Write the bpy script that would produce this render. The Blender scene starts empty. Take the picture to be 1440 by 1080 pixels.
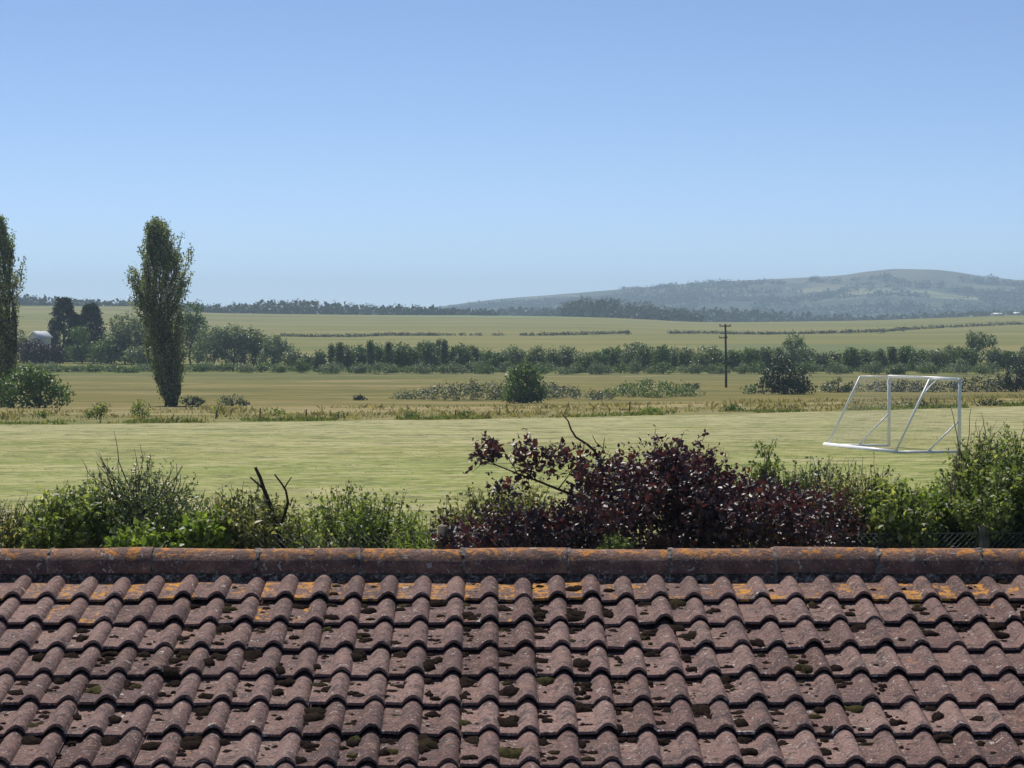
import bpy, math, random
import numpy as np
from mathutils import Vector, Matrix

# ------------------------------------------------------------------ camera, light, exposure
SC = bpy.context.scene
COL = SC.collection
F = 3600.0                      # focal length in photo pixels (1440 wide)
CAM_Z = 4.6
HORIZON = 445.0
PITCH = math.atan((540.0 - HORIZON) / F)

cam_data = bpy.data.cameras.new("camera")
cam = bpy.data.objects.new("camera", cam_data)
COL.objects.link(cam)
cam.location = (0, 0, CAM_Z)
cam.rotation_euler = (math.pi / 2 - PITCH, 0, 0)
cam_data.sensor_width = 36.0
cam_data.lens = 36.0 * F / 1440.0
cam_data.clip_start = 0.1
cam_data.clip_end = 40000.0
SC.camera = cam

SUN_EL, SUN_AZ = math.radians(54), math.radians(-22)     # azimuth clockwise from +Y
world = bpy.data.worlds.new("World")
SC.world = world
world.use_nodes = True
nt = world.node_tree
nt.nodes.clear()
sky = nt.nodes.new("ShaderNodeTexSky")
sky.sky_type = 'NISHITA'
sky.sun_disc = False
sky.sun_elevation = SUN_EL
sky.sun_rotation = SUN_AZ
sky.altitude = 1500.0
sky.air_density = 0.5
sky.dust_density = 0.6
sky.ozone_density = 4.0
bg = nt.nodes.new("ShaderNodeBackground")
bg.inputs["Strength"].default_value = 0.121
wo = nt.nodes.new("ShaderNodeOutputWorld")
nt.links.new(sky.outputs[0], bg.inputs[0])
nt.links.new(bg.outputs[0], wo.inputs[0])

sun_data = bpy.data.lights.new("sun", 'SUN')
sun_data.energy = 5.0
sun_data.angle = math.radians(0.5)
sun_data.color = (1.0, 0.95, 0.87)
sun = bpy.data.objects.new("sun", sun_data)
COL.objects.link(sun)
to_sun = Vector((math.sin(SUN_AZ) * math.cos(SUN_EL), math.cos(SUN_AZ) * math.cos(SUN_EL), math.sin(SUN_EL)))
sun.rotation_euler = to_sun.to_track_quat('Z', 'Y').to_euler()
sun.location = (0, 0, 60)

SC.view_settings.view_transform = 'Standard'
SC.view_settings.look = 'None'
SC.view_settings.exposure = 0.0
SC.view_settings.gamma = 1.0
SC.render.engine = 'CYCLES'
SC.cycles.use_denoising = True
SC.cycles.max_bounces = 6
SC.cycles.diffuse_bounces = 3
SC.cycles.transmission_bounces = 4
SC.cycles.volume_bounces = 1

# ------------------------------------------------------------------ pixel <-> world authoring helpers
CP, SP = math.cos(PITCH), math.sin(PITCH)


def ray(x, y):
    u, v = (x - 720.0) / F, -(y - 540.0) / F
    # camera frame (right, up, forward)
    return np.array([u, CP + v * SP, -SP + v * CP])


def W(x, y, d):
    r = ray(x, y)
    return np.array([0, 0, CAM_Z]) + r * (d / r[1])


def interp(x, xs, ys):
    """monotone cubic through the points"""
    xs, ys = np.asarray(xs, float), np.asarray(ys, float)
    h = np.diff(xs)
    dl = np.diff(ys) / h
    m = np.zeros(len(xs))
    m[0], m[-1] = dl[0], dl[-1]
    for i in range(1, len(xs) - 1):
        if dl[i - 1] * dl[i] > 0:
            w1, w2 = 2 * h[i] + h[i - 1], h[i] + 2 * h[i - 1]
            m[i] = (w1 + w2) / (w1 / dl[i - 1] + w2 / dl[i])
    x = np.clip(np.asarray(x, float), xs[0], xs[-1])
    i = np.clip(np.searchsorted(xs, x, side='right') - 1, 0, len(xs) - 2)
    t = (x - xs[i]) / h[i]
    return ((1 + 2 * t) * (1 - t) ** 2 * ys[i] + t * (1 - t) ** 2 * h[i] * m[i]
            + t * t * (3 - 2 * t) * ys[i + 1] + t * t * (t - 1) * h[i] * m[i + 1])


def sstep(a, b, x):
    t = np.clip((np.asarray(x, float) - a) / (b - a), 0, 1)
    return t * t * (3 - 2 * t)


def vnoise(x, y, seed=0):
    """cheap smooth value noise in about -1..1"""
    x, y = np.asarray(x, float), np.asarray(y, float)
    xi, yi = np.floor(x), np.floor(y)
    fx, fy = x - xi, y - yi
    fx, fy = fx * fx * (3 - 2 * fx), fy * fy * (3 - 2 * fy)

    def hsh(a, b):
        s = np.sin(a * 127.1 + b * 311.7 + seed * 74.7) * 43758.5453
        return (s - np.floor(s)) * 2 - 1
    return ((hsh(xi, yi) * (1 - fx) + hsh(xi + 1, yi) * fx) * (1 - fy)
            + (hsh(xi, yi + 1) * (1 - fx) + hsh(xi + 1, yi + 1) * fx) * fy)


PROFILE_D = [-200, 114, 120, 135, 160, 200, 255, 340, 430, 500, 650, 950, 1400, 1850, 2300, 3300]
PROFILE_Z = [0, 0, -0.06, -0.46, -1.18, -2.42, -4.0, -4.84, -5.1, -4.85, -3.9, -2.26, 0.7, 4.6, -14, -16]
CREST_X = [-2000, -400, 0, 180, 300, 550, 720, 860, 1000, 1200, 1300, 1440, 1700, 4000]
CREST_Y = [430, 430, 430, 431, 440, 443, 444, 447, 453, 451, 448, 443, 440, 440]
HILL_X = [-6000, 300, 480, 560, 620, 700, 790, 900, 1000, 1130, 1180, 1225, 1262, 1310, 1390, 1440, 1560, 1800, 2400, 6000]
HILL_Y = [455, 455, 450, 441, 431, 421, 414, 405, 397, 391, 388, 382, 379, 380, 390, 395, 400, 412, 425, 440]


def edge_line(X):
    Xc = np.clip(np.asarray(X, float), -38, 60)
    return 115.8 + 0.45 * Xc + 0.0055 * Xc * Xc


def terrain(X, Y):
    X, Y = np.asarray(X, float), np.asarray(Y, float)
    shift = (edge_line(X) - 115.8) * (1 - sstep(150, 320, Y))
    z = interp(Y - shift, PROFILE_D, PROFILE_Z)
    px = 720 + F * X / np.maximum(Y, 1.0)
    cy = interp(px, CREST_X, CREST_Y)
    z = z + sstep(600, 1850, Y) * (1 - sstep(1900, 2600, Y)) * (445 - cy) / F * Y
    z = z + 0.10 * vnoise(X / 17, Y / 23, 1) * sstep(120, 200, Y) + 0.03 * vnoise(X / 5, Y / 6, 2) * sstep(125, 150, Y)
    hy = interp(px, HILL_X, HILL_Y)
    top = CAM_Z + (445 - hy) / F * 5600.0
    front = sstep(3200, 5600, Y) ** 1.15
    back = 1 - 0.75 * sstep(5600, 8200, Y)
    rough = 9 * vnoise(X / 420, Y / 380, 5) + 4 * vnoise(X / 150, Y / 170, 6)
    hz = (top + 16) * front * back + rough * sstep(3400, 4200, Y) * (1 - sstep(4700, 5400, Y))
    return z + hz


def ground_z(X, Y):
    return float(terrain(X, Y))


def hit(x, y, dmax=2000):
    """where the ray of a photo pixel meets the ground"""
    r = ray(x, y)
    ds = np.concatenate([np.arange(20, 600, 0.5), np.arange(600, dmax, 3.0)])
    P = r[None, :] * (ds / r[1])[:, None]
    zz = P[:, 2] + CAM_Z - terrain(P[:, 0], P[:, 1])
    k = np.argmax(zz < 0)
    if zz[k] >= 0:
        k = len(ds) - 1
    p = P[k]
    return np.array([p[0], p[1], ground_z(p[0], p[1])])


# ------------------------------------------------------------------ object helpers
def tag(o, label, cat, group=None):
    o["label"] = label
    o["category"] = cat
    if group:
        o["group"] = group
    return o


def empty(name, loc, label, cat, group=None):
    o = bpy.data.objects.new(name, None)
    COL.objects.link(o)
    o.location = tuple(float(c) for c in loc)
    o.empty_display_size = 0.2
    tag(o, label, cat, group)
    return o


def link_mesh(name, V, faces, mat, parent=None, tint=None, smooth=False, loc=None, mats=None, mat_idx=None):
    """faces: list of index arrays, each (n, k). V in world space; moved to the parent's frame when parented."""
    V = np.asarray(V, np.float32).reshape(-1, 3)
    off = np.zeros(3, np.float32)
    if parent is not None:
        p = parent
        while p is not None:
            off += np.array(p.location, np.float32)
            p = p.parent
    elif loc is not None:
        off = np.asarray(loc, np.float32)
    me = bpy.data.meshes.new(name)
    faces = [np.asarray(f, np.int32) for f in faces if len(f)]
    nl = sum(f.size for f in faces)
    npoly = sum(len(f) for f in faces)
    me.vertices.add(len(V))
    me.vertices.foreach_set("co", (V - off).ravel())
    me.loops.add(nl)
    me.loops.foreach_set("vertex_index", np.concatenate([f.ravel() for f in faces]))
    me.polygons.add(npoly)
    sizes = np.concatenate([np.full(len(f), f.shape[1], np.int32) for f in faces])
    starts = np.concatenate([[0], np.cumsum(sizes)[:-1]]).astype(np.int32)
    me.polygons.foreach_set("loop_start", starts)
    try:
        me.polygons.foreach_set("loop_total", sizes)
    except Exception:
        pass
    if smooth:
        me.polygons.foreach_set("use_smooth", np.ones(npoly, bool))
    if mats:
        for m in mats:
            me.materials.append(m)
        me.polygons.foreach_set("material_index", np.asarray(mat_idx, np.int32))
    elif mat is not None:
        me.materials.append(mat)
    if tint is not None:
        a = me.attributes.new("tint", 'FLOAT', 'POINT')
        a.data.foreach_set("value", np.asarray(tint, np.float32).ravel())
    me.update(calc_edges=True)
    me.validate()
    o = bpy.data.objects.new(name, me)
    COL.objects.link(o)
    if parent is not None:
        o.parent = parent
    elif loc is not None:
        o.location = tuple(float(c) for c in loc)
    return o


class MB:
    """collects shapes into one mesh"""

    def __init__(self):
        self.V, self.F, self.n = [], [], 0

    def add(self, V, *faces):
        V = np.asarray(V, float).reshape(-1, 3)
        for f in faces:
            self.F.append(np.asarray(f, int) + self.n)
        self.V.append(V)
        self.n += len(V)

    def tube(self, P, R, k=6):
        P = np.asarray(P, float)
        n = len(P)
        R = np.broadcast_to(np.asarray(R, float), (n,))
        T = np.gradient(P, axis=0)
        T /= np.linalg.norm(T, axis=1)[:, None] + 1e-9
        ref = np.array([0.31, 0.17, 0.93]) if abs(T[0, 2]) < 0.8 else np.array([0.95, 0.2, 0.1])
        S = np.cross(T, ref)
        S /= np.linalg.norm(S, axis=1)[:, None] + 1e-9
        U = np.cross(S, T)
        a = np.arange(k) * 2 * math.pi / k
        V = P[:, None, :] + R[:, None, None] * (np.cos(a)[None, :, None] * S[:, None, :] + np.sin(a)[None, :, None] * U[:, None, :])
        V = V.reshape(-1, 3)
        q = []
        for i in range(n - 1):
            for j in range(k):
                q.append((i * k + j, i * k + (j + 1) % k, (i + 1) * k + (j + 1) % k, (i + 1) * k + j))
        self.add(V, np.array(q), np.array([list(range(k))[::-1]]), np.array([[(n - 1) * k + j for j in range(k)]]))

    def box(self, c, s, rot=None):
        c, s = np.asarray(c, float), np.asarray(s, float) / 2
        V = np.array([[x, y, z] for x in (-1, 1) for y in (-1, 1) for z in (-1, 1)], float) * s
        if rot is not None:
            ca, sa = math.cos(rot), math.sin(rot)
            V = np.stack([V[:, 0] * ca - V[:, 1] * sa, V[:, 0] * sa + V[:, 1] * ca, V[:, 2]], 1)
        self.add(V + c, np.array([[0, 1, 3, 2], [4, 6, 7, 5], [0, 4, 5, 1], [2, 3, 7, 6], [0, 2, 6, 4], [1, 5, 7, 3]]))

    def build(self, name, mat, parent=None, loc=None, smooth=False, tint=None):
        V = np.concatenate(self.V)
        by = {}
        for f in self.F:
            by.setdefault(f.shape[1], []).append(f)
        return link_mesh(name, V, [np.concatenate(v) for v in by.values()], mat, parent, loc=loc, smooth=smooth, tint=tint)


def norm(v):
    return v / (np.linalg.norm(v, axis=-1, keepdims=True) + 1e-9)


def leaf_mesh(P, A, N, L, wr=0.5, fold=0.25):
    """a folded four-point leaf at each point: axis A, rough normal N, length L"""
    P, A, N = np.asarray(P), norm(np.asarray(A)), np.asarray(N)
    L = np.broadcast_to(np.asarray(L, float), (len(P),))[:, None]
    S = norm(np.cross(A, N))
    U = np.cross(S, A)
    w = L * wr * 0.5
    base = P
    tip = P + A * L - U * L * 0.12
    lf = P + A * L * 0.45 - S * w + U * w * fold
    rt = P + A * L * 0.45 + S * w + U * w * fold
    V = np.stack([base, rt, tip, lf], 1).reshape(-1, 3)
    i = np.arange(len(P))[:, None] * 4
    T = np.concatenate([i + np.array([[0, 1, 2]]), i + np.array([[0, 2, 3]])], 0)
    return V, T


# ------------------------------------------------------------------ materials
def new_mat(name):
    m = bpy.data.materials.new(name)
    m.use_nodes = True
    t = m.node_tree
    t.nodes.clear()
    return m, t


class G:
    """tiny node-graph builder"""

    def __init__(self, t):
        self.t = t

    def n(self, kind, **kw):
        nd = self.t.nodes.new(kind)
        for k, v in kw.items():
            setattr(nd, k, v)
        return nd

    def l(self, a, b):
        self.t.links.new(a, b)

    def pos(self, scale=(1, 1, 1)):
        g = self.n("ShaderNodeNewGeometry")
        v = self.n("ShaderNodeVectorMath", operation='MULTIPLY')
        self.l(g.outputs["Position"], v.inputs[0])
        v.inputs[1].default_value = scale
        return v.outputs[0]

    def obj(self, scale=(1, 1, 1)):
        g = self.n("ShaderNodeTexCoord")
        v = self.n("ShaderNodeVectorMath", operation='MULTIPLY')
        self.l(g.outputs["Object"], v.inputs[0])
        v.inputs[1].default_value = scale
        return v.outputs[0]

    def noise(self, vec, scale=1.0, detail=4.0, rough=0.55, dist=0.0):
        nd = self.n("ShaderNodeTexNoise")
        nd.inputs["Scale"].default_value = scale
        nd.inputs["Detail"].default_value = detail
        nd.inputs["Roughness"].default_value = rough
        nd.inputs["Distortion"].default_value = dist
        self.l(vec, nd.inputs["Vector"])
        return nd.outputs["Fac"]

    def ramp(self, fac, stops, interp='LINEAR'):
        r = self.n("ShaderNodeValToRGB")
        r.color_ramp.interpolation = interp
        els = r.color_ramp.elements
        while len(els) < len(stops):
            els.new(0.5)
        for e, (p, c) in zip(els, stops):
            e.position = p
            e.color = (c[0], c[1], c[2], 1) if hasattr(c, '__len__') else (c, c, c, 1)
        self.l(fac, r.inputs[0])
        return r.outputs[0]

    def mix(self, fac, a, b, mode='MIX'):
        m = self.n("ShaderNodeMix", data_type='RGBA', blend_type=mode)
        for s, i in ((fac, 0), (a, 6), (b, 7)):
            if hasattr(s, 'is_output'):
                self.l(s, m.inputs[i])
            elif i == 0:
                m.inputs[0].default_value = s
            else:
                m.inputs[i].default_value = (s[0], s[1], s[2], 1)
        return m.outputs[2]

    def math(self, op, a, b=0.0, clamp=False):
        m = self.n("ShaderNodeMath", operation=op, use_clamp=clamp)
        for s, i in ((a, 0), (b, 1)):
            if hasattr(s, 'is_output'):
                self.l(s, m.inputs[i])
            else:
                m.inputs[i].default_value = s
        return m.outputs[0]

    def maprange(self, v, a, b, c=0.0, d=1.0):
        m = self.n("ShaderNodeMapRange", interpolation_type='SMOOTHSTEP')
        self.l(v, m.inputs[0])
        for i, q in enumerate((a, b, c, d)):
            m.inputs[1 + i].default_value = q
        return m.outputs[0]

    def attr(self, name):
        a = self.n("ShaderNodeAttribute", attribute_name=name)
        return a.outputs["Fac"]

    def xyz(self, v):
        s = self.n("ShaderNodeSeparateXYZ")
        self.l(v, s.inputs[0])
        return s.outputs

    def out(self, sh):
        o = self.n("ShaderNodeOutputMaterial")
        self.l(sh, o.inputs["Surface"])

    def principled(self, color, rough=0.8, spec=0.3, bump=None, bstr=0.3, bdist=0.02, normal=None):
        b = self.n("ShaderNodeBsdfPrincipled")
        if hasattr(color, 'is_output'):
            self.l(color, b.inputs["Base Color"])
        else:
            b.inputs["Base Color"].default_value = (*color, 1)
        if hasattr(rough, 'is_output'):
            self.l(rough, b.inputs["Roughness"])
        else:
            b.inputs["Roughness"].default_value = rough
        b.inputs["Specular IOR Level"].default_value = spec
        if bump is not None:
            bp = self.n("ShaderNodeBump")
            bp.inputs["Strength"].default_value = bstr
            bp.inputs["Distance"].default_value = bdist
            self.l(bump, bp.inputs["Height"])
            self.l(bp.outputs[0], b.inputs["Normal"])
        return b.outputs[0]


def leaf_mat(name, stops, rough=0.5, spec=0.35, trans=0.25, tcol=None):
    """leaf colour varies from leaf to leaf through the tint attribute"""
    m, t = new_mat(name)
    g = G(t)
    col = g.ramp(g.attr("tint"), stops)
    p = g.principled(col, rough, spec)
    tr = g.n("ShaderNodeBsdfTranslucent")
    g.l(g.mix(1.0, col, tcol or (1.5, 1.6, 0.7), 'MULTIPLY'), tr.inputs[0])
    mx = g.n("ShaderNodeMixShader")
    mx.inputs[0].default_value = trans
    g.l(p, mx.inputs[1])
    g.l(tr.outputs[0], mx.inputs[2])
    g.out(mx.outputs[0])
    return m


def flat_mat(name, col, rough=0.7, spec=0.3, var=0.25, scale=8.0, bstr=0.3):
    m, t = new_mat(name)
    g = G(t)
    nz = g.noise(g.obj(), scale, 5)
    lo = tuple(c * (1 - var) for c in col)
    hi = tuple(min(1, c * (1 + var)) for c in col)
    g.out(g.principled(g.ramp(nz, [(0.3, lo), (0.7, hi)]), rough, spec, nz, bstr, 0.01))
    return m


M = {}
M['bark'] = flat_mat('bark', (0.075, 0.06, 0.045), 0.9, 0.2, 0.4, 6)
M['twig'] = flat_mat('twig', (0.13, 0.105, 0.08), 0.85, 0.2, 0.4, 12)
M['twig_dark'] = flat_mat('dark_twig', (0.045, 0.035, 0.03), 0.85, 0.2, 0.4, 12)
M['twig_pale'] = flat_mat('pale_twig', (0.27, 0.24, 0.19), 0.85, 0.2, 0.3, 12)
M['white'] = flat_mat('white_paint', (0.86, 0.86, 0.85), 0.4, 0.5, 0.06, 3, 0.05)
M['net'] = flat_mat('net_cord', (0.55, 0.56, 0.55), 0.8, 0.2, 0.05, 3)
M['pole_wood'] = flat_mat('pole_wood', (0.07, 0.055, 0.042), 0.9, 0.2, 0.3, 4)
M['insulator'] = flat_mat('insulator', (0.12, 0.09, 0.08), 0.3, 0.5, 0.1, 4)
M['post_wood'] = flat_mat('post_wood', (0.17, 0.145, 0.105), 0.9, 0.2, 0.35, 7)
M['wire'] = flat_mat('wire', (0.11, 0.12, 0.115), 0.5, 0.5, 0.15, 9)
M['render'] = flat_mat('white_render', (0.72, 0.71, 0.68), 0.9, 0.2, 0.08, 2)
M['slate'] = flat_mat('pale_roof', (0.82, 0.82, 0.82), 0.6, 0.4, 0.1, 3)
M['glass'] = flat_mat('window_glass', (0.03, 0.035, 0.04), 0.08, 0.5, 0.1, 3, 0.02)
M['brick'] = flat_mat('brown_brick', (0.25, 0.15, 0.11), 0.9, 0.2, 0.3, 14)
M['fascia'] = flat_mat('fascia', (0.5, 0.48, 0.44), 0.6, 0.4, 0.1, 5)
M['underlay'] = flat_mat('underlay', (0.02, 0.018, 0.016), 0.95, 0.1, 0.2, 5)

M['leaf_poplar'] = leaf_mat('poplar_leaf', [(0, (0.080, 0.107, 0.043)), (0.55, (0.170, 0.210, 0.094)), (1, (0.375, 0.411, 0.269))], 0.42, 0.6, 0.32)
M['leaf_hedgerow'] = leaf_mat('hedgerow_leaf', [(0, (0.048, 0.067, 0.035)), (0.5, (0.122, 0.160, 0.073)), (1, (0.309, 0.342, 0.196))], 0.45, 0.5, 0.25)
M['leaf_grey'] = leaf_mat('grey_leaf', [(0, (0.095, 0.127, 0.071)), (0.55, (0.175, 0.222, 0.127)), (1, (0.300, 0.348, 0.238))], 0.55, 0.4, 0.2)
M['leaf_conifer'] = leaf_mat('conifer_needle', [(0, (0.026, 0.039, 0.026)), (0.6, (0.049, 0.068, 0.042)), (1, (0.089, 0.113, 0.073))], 0.6, 0.3, 0.05)
M['leaf_lone'] = leaf_mat('lone_bush_leaf', [(0, (0.049, 0.091, 0.029)), (0.6, (0.099, 0.164, 0.049)), (1, (0.198, 0.279, 0.099))], 0.5, 0.4, 0.25)
M['leaf_green'] = leaf_mat('fresh_leaf', [(0, (0.071, 0.098, 0.034)), (0.55, (0.166, 0.208, 0.075)), (0.85, (0.342, 0.379, 0.137)), (1, (0.503, 0.496, 0.196))], 0.52, 0.5, 0.40, (1.4, 1.5, 0.7))  # upper stops paint yellowish leaf highlights into the colour
M['leaf_bright'] = leaf_mat('bright_leaf', [(0, (0.077, 0.121, 0.028)), (0.55, (0.176, 0.242, 0.055)), (1, (0.352, 0.418, 0.121))], 0.52, 0.45, 0.38)
M['leaf_olive'] = leaf_mat('olive_leaf', [(0, (0.071, 0.086, 0.036)), (0.55, (0.159, 0.179, 0.071)), (0.85, (0.391, 0.379, 0.181)), (1, (0.575, 0.496, 0.259))], 0.52, 0.45, 0.38, (1.4, 1.4, 0.75))  # pale upper stops are painted-in leaf highlights
M['leaf_plum'] = leaf_mat('plum_leaf', [(0, (0.022, 0.014, 0.018)), (0.55, (0.056, 0.030, 0.037)), (0.9, (0.115, 0.043, 0.046)), (1, (0.22, 0.09, 0.06))], 0.5, 0.8, 0.22, (1.7, 0.8, 0.8))
M['leaf_dark'] = leaf_mat('dark_bush_leaf', [(0, (0.022, 0.034, 0.019)), (0.6, (0.049, 0.068, 0.034)), (1, (0.094, 0.116, 0.060))], 0.5, 0.35, 0.12)
M['leaf_red'] = leaf_mat('copper_leaf', [(0, (0.03, 0.018, 0.020)), (0.6, (0.055, 0.032, 0.034)), (1, (0.09, 0.055, 0.05))], 0.5, 0.35, 0.12)
M['leaf_far'] = leaf_mat('far_wood_leaf', [(0, (0.028, 0.042, 0.022)), (0.55, (0.052, 0.072, 0.036)), (1, (0.095, 0.115, 0.065))], 0.6, 0.3, 0.1)
M['leaf_bramble'] = leaf_mat('bramble_leaf', [(0, (0.055, 0.079, 0.042)), (0.55, (0.121, 0.151, 0.090)), (1, (0.242, 0.253, 0.181))], 0.5, 0.45, 0.15)
M['grass_dry'] = leaf_mat('dry_grass', [(0, (0.16, 0.155, 0.06)), (0.5, (0.27, 0.245, 0.105)), (1, (0.42, 0.36, 0.19))], 0.7, 0.25, 0.4, (1.2, 1.2, 0.8))
M['grass_green'] = leaf_mat('green_grass', [(0, (0.091, 0.130, 0.033)), (0.55, (0.169, 0.208, 0.058)), (1, (0.312, 0.325, 0.117))], 0.6, 0.3, 0.3, (1.3, 1.35, 0.7))
M['grass_mown'] = leaf_mat('mown_grass', [(0, (0.15, 0.16, 0.055)), (0.5, (0.22, 0.22, 0.09)), (1, (0.33, 0.30, 0.16))], 0.65, 0.3, 0.5, (1.2, 1.2, 0.8))


def mat_field():
    m, t = new_mat('mown_field')
    g = G(t)
    p = g.pos()
    x, y, z = g.xyz(p)
    wob = g.math('MULTIPLY', g.math('SUBTRACT', g.noise(g.pos((0.05, 0.08, 0)), 1, 3), 0.5), 26)
    yy = g.math('ADD', y, wob)
    band = g.ramp(g.math('DIVIDE', yy, 130.0), [
        (0.30, (0.27, 0.265, 0.095)), (0.42, (0.275, 0.27, 0.09)), (0.50, (0.235, 0.26, 0.062)),
        (0.62, (0.22, 0.26, 0.055)), (0.70, (0.265, 0.265, 0.085)), (0.78, (0.315, 0.305, 0.135)), (0.95, (0.325, 0.31, 0.145))])
    streak = g.noise(g.pos((0.10, 0.34, 0)), 1.0, 6, 0.7, 1.2)
    col = g.mix(g.math('MULTIPLY', g.maprange(streak, 0.50, 0.66), 0.8), band, (0.41, 0.375, 0.18))
    col = g.mix(g.math('MULTIPLY', g.maprange(streak, 0.50, 0.36), 0.85), col, (0.155, 0.195, 0.034))
    s2 = g.noise(g.pos((0.32, 0.75, 0.1)), 1.0, 5, 0.7, 0.8)
    col = g.mix(g.math('MULTIPLY', g.maprange(s2, 0.53, 0.68), 0.6), col, (0.43, 0.39, 0.20))
    col = g.mix(g.math('MULTIPLY', g.maprange(s2, 0.47, 0.33), 0.7), col, (0.11, 0.115, 0.042))
    fine = g.noise(g.pos((0.9, 1.5, 0)), 1.0, 5, 0.75, 1.5)
    col = g.mix(g.math('MULTIPLY', g.maprange(fine, 0.51, 0.62), 0.65), col, (0.42, 0.38, 0.20))
    col = g.mix(g.math('MULTIPLY', g.maprange(fine, 0.49, 0.38), 0.75), col, (0.09, 0.10, 0.04))
    g.out(g.principled(col, 0.9, 0.15, g.math('ADD', fine, s2), 0.5, 0.10))
    return m


def mat_pasture():
    m, t = new_mat('rough_pasture')
    g = G(t)
    x, y, z = g.xyz(g.pos())
    wob = g.math('MULTIPLY', g.math('SUBTRACT', g.noise(g.pos((0.03, 0.05, 0)), 1, 4), 0.5), 60)
    yy = g.math('ADD', y, wob)
    band = g.ramp(g.math('DIVIDE', yy, 450.0), [
        (0.24, (0.15, 0.17, 0.05)), (0.30, (0.21, 0.19, 0.065)), (0.36, (0.32, 0.26, 0.12)), (0.46, (0.25, 0.205, 0.075)),
        (0.58, (0.18, 0.15, 0.036)), (0.75, (0.17, 0.15, 0.036)), (0.88, (0.15, 0.15, 0.042)), (0.97, (0.11, 0.125, 0.05))])
    st = g.noise(g.pos((0.018, 0.06, 0)), 1.0, 6, 0.7, 1.0)
    col = g.mix(g.math('MULTIPLY', g.maprange(st, 0.5, 0.64), 0.8), band, (0.27, 0.215, 0.10))
    col = g.mix(g.math('MULTIPLY', g.maprange(st, 0.50, 0.36), 0.8), col, (0.095, 0.105, 0.03))
    fi = g.noise(g.pos((0.16, 0.16, 0)), 1.0, 6, 0.72, 1.0)
    col = g.mix(g.math('MULTIPLY', g.maprange(fi, 0.48, 0.34), 0.6), col, (0.08, 0.088, 0.03))
    g.out(g.principled(col, 0.95, 0.1, fi, 0.8, 0.5))
    return m


def mat_farmland():
    m, t = new_mat('hay_farmland')
    g = G(t)
    st = g.noise(g.pos((0.004, 0.012, 0)), 1.0, 6, 0.6, 0.5)
    col = g.ramp(st, [(0.35, (0.128, 0.143, 0.036)), (0.5, (0.172, 0.170, 0.048)), (0.65, (0.22, 0.198, 0.068))])
    lines = g.noise(g.pos((0.006, 0.022, 0)), 1.0, 6, 0.7, 0.6)
    col = g.mix(g.math('MULTIPLY', g.maprange(lines, 0.5, 0.7), 0.5), col, (0.275, 0.24, 0.10))
    # greener patch on the slope to the right of the pole, brighter ley along the crest
    x, y, z = g.xyz(g.pos())
    a = g.math('DIVIDE', g.math('SUBTRACT', x, 82), 45)
    b = g.math('DIVIDE', g.math('SUBTRACT', y, 660), 95)
    rr = g.math('ADD', g.math('MULTIPLY', a, a), g.math('MULTIPLY', b, b))
    rr = g.math('ADD', rr, g.math('MULTIPLY', g.math('SUBTRACT', st, 0.5), 2.0))
    col = g.mix(g.math('MULTIPLY', g.maprange(rr, 1.1, 0.4), 0.8), col, (0.11, 0.145, 0.055))
    a = g.math('DIVIDE', g.math('SUBTRACT', x, -25), 85)
    b = g.math('DIVIDE', g.math('SUBTRACT', y, 1840), 200)
    rr = g.math('ADD', g.math('MULTIPLY', a, a), g.math('MULTIPLY', b, b))
    col = g.mix(g.math('MULTIPLY', g.maprange(rr, 1.05, 0.8), 0.8), col, (0.17, 0.22, 0.095))
    g.out(g.principled(col, 0.95, 0.1))
    return m


def mat_hill():
    m, t = new_mat('downland_hill')
    g = G(t)
    x, y, z = g.xyz(g.pos())
    base = g.noise(g.pos((0.004, 0.0012, 0.012)), 1.0, 7, 0.7, 0.6)
    col = g.ramp(base, [(0.38, (0.06, 0.070, 0.042)), (0.62, (0.15, 0.145, 0.085))])
    v = g.n("ShaderNodeTexVoronoi")
    v.inputs["Scale"].default_value = 1.0
    g.l(g.pos((0.0052, 0.0036, 0.004)), v.inputs["Vector"])
    fields = g.ramp(g.xyz(v.outputs["Color"])[0], [(0.2, (0.05, 0.065, 0.036)), (0.45, (0.08, 0.095, 0.05)), (0.58, (0.24, 0.27, 0.12)), (0.78, (0.36, 0.33, 0.18)), (0.9, (0.08, 0.10, 0.05))])
    low = g.maprange(g.math('ADD', z, g.math('MULTIPLY', base, 40)), 90, 52)
    col = g.mix(low, col, fields)
    wd = g.noise(g.pos((0.007, 0.0028, 0.02)), 1.0, 7, 0.72, 0.6)
    wmask = g.maprange(g.math('ADD', wd, g.math('MULTIPLY', g.math('SUBTRACT', low, 0.5), 0.10)), 0.46, 0.52)
    col = g.mix(g.math('MULTIPLY', wmask, 0.9), col, (0.035, 0.048, 0.03))
    g.out(g.principled(col, 0.95, 0.1))
    return m


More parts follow.
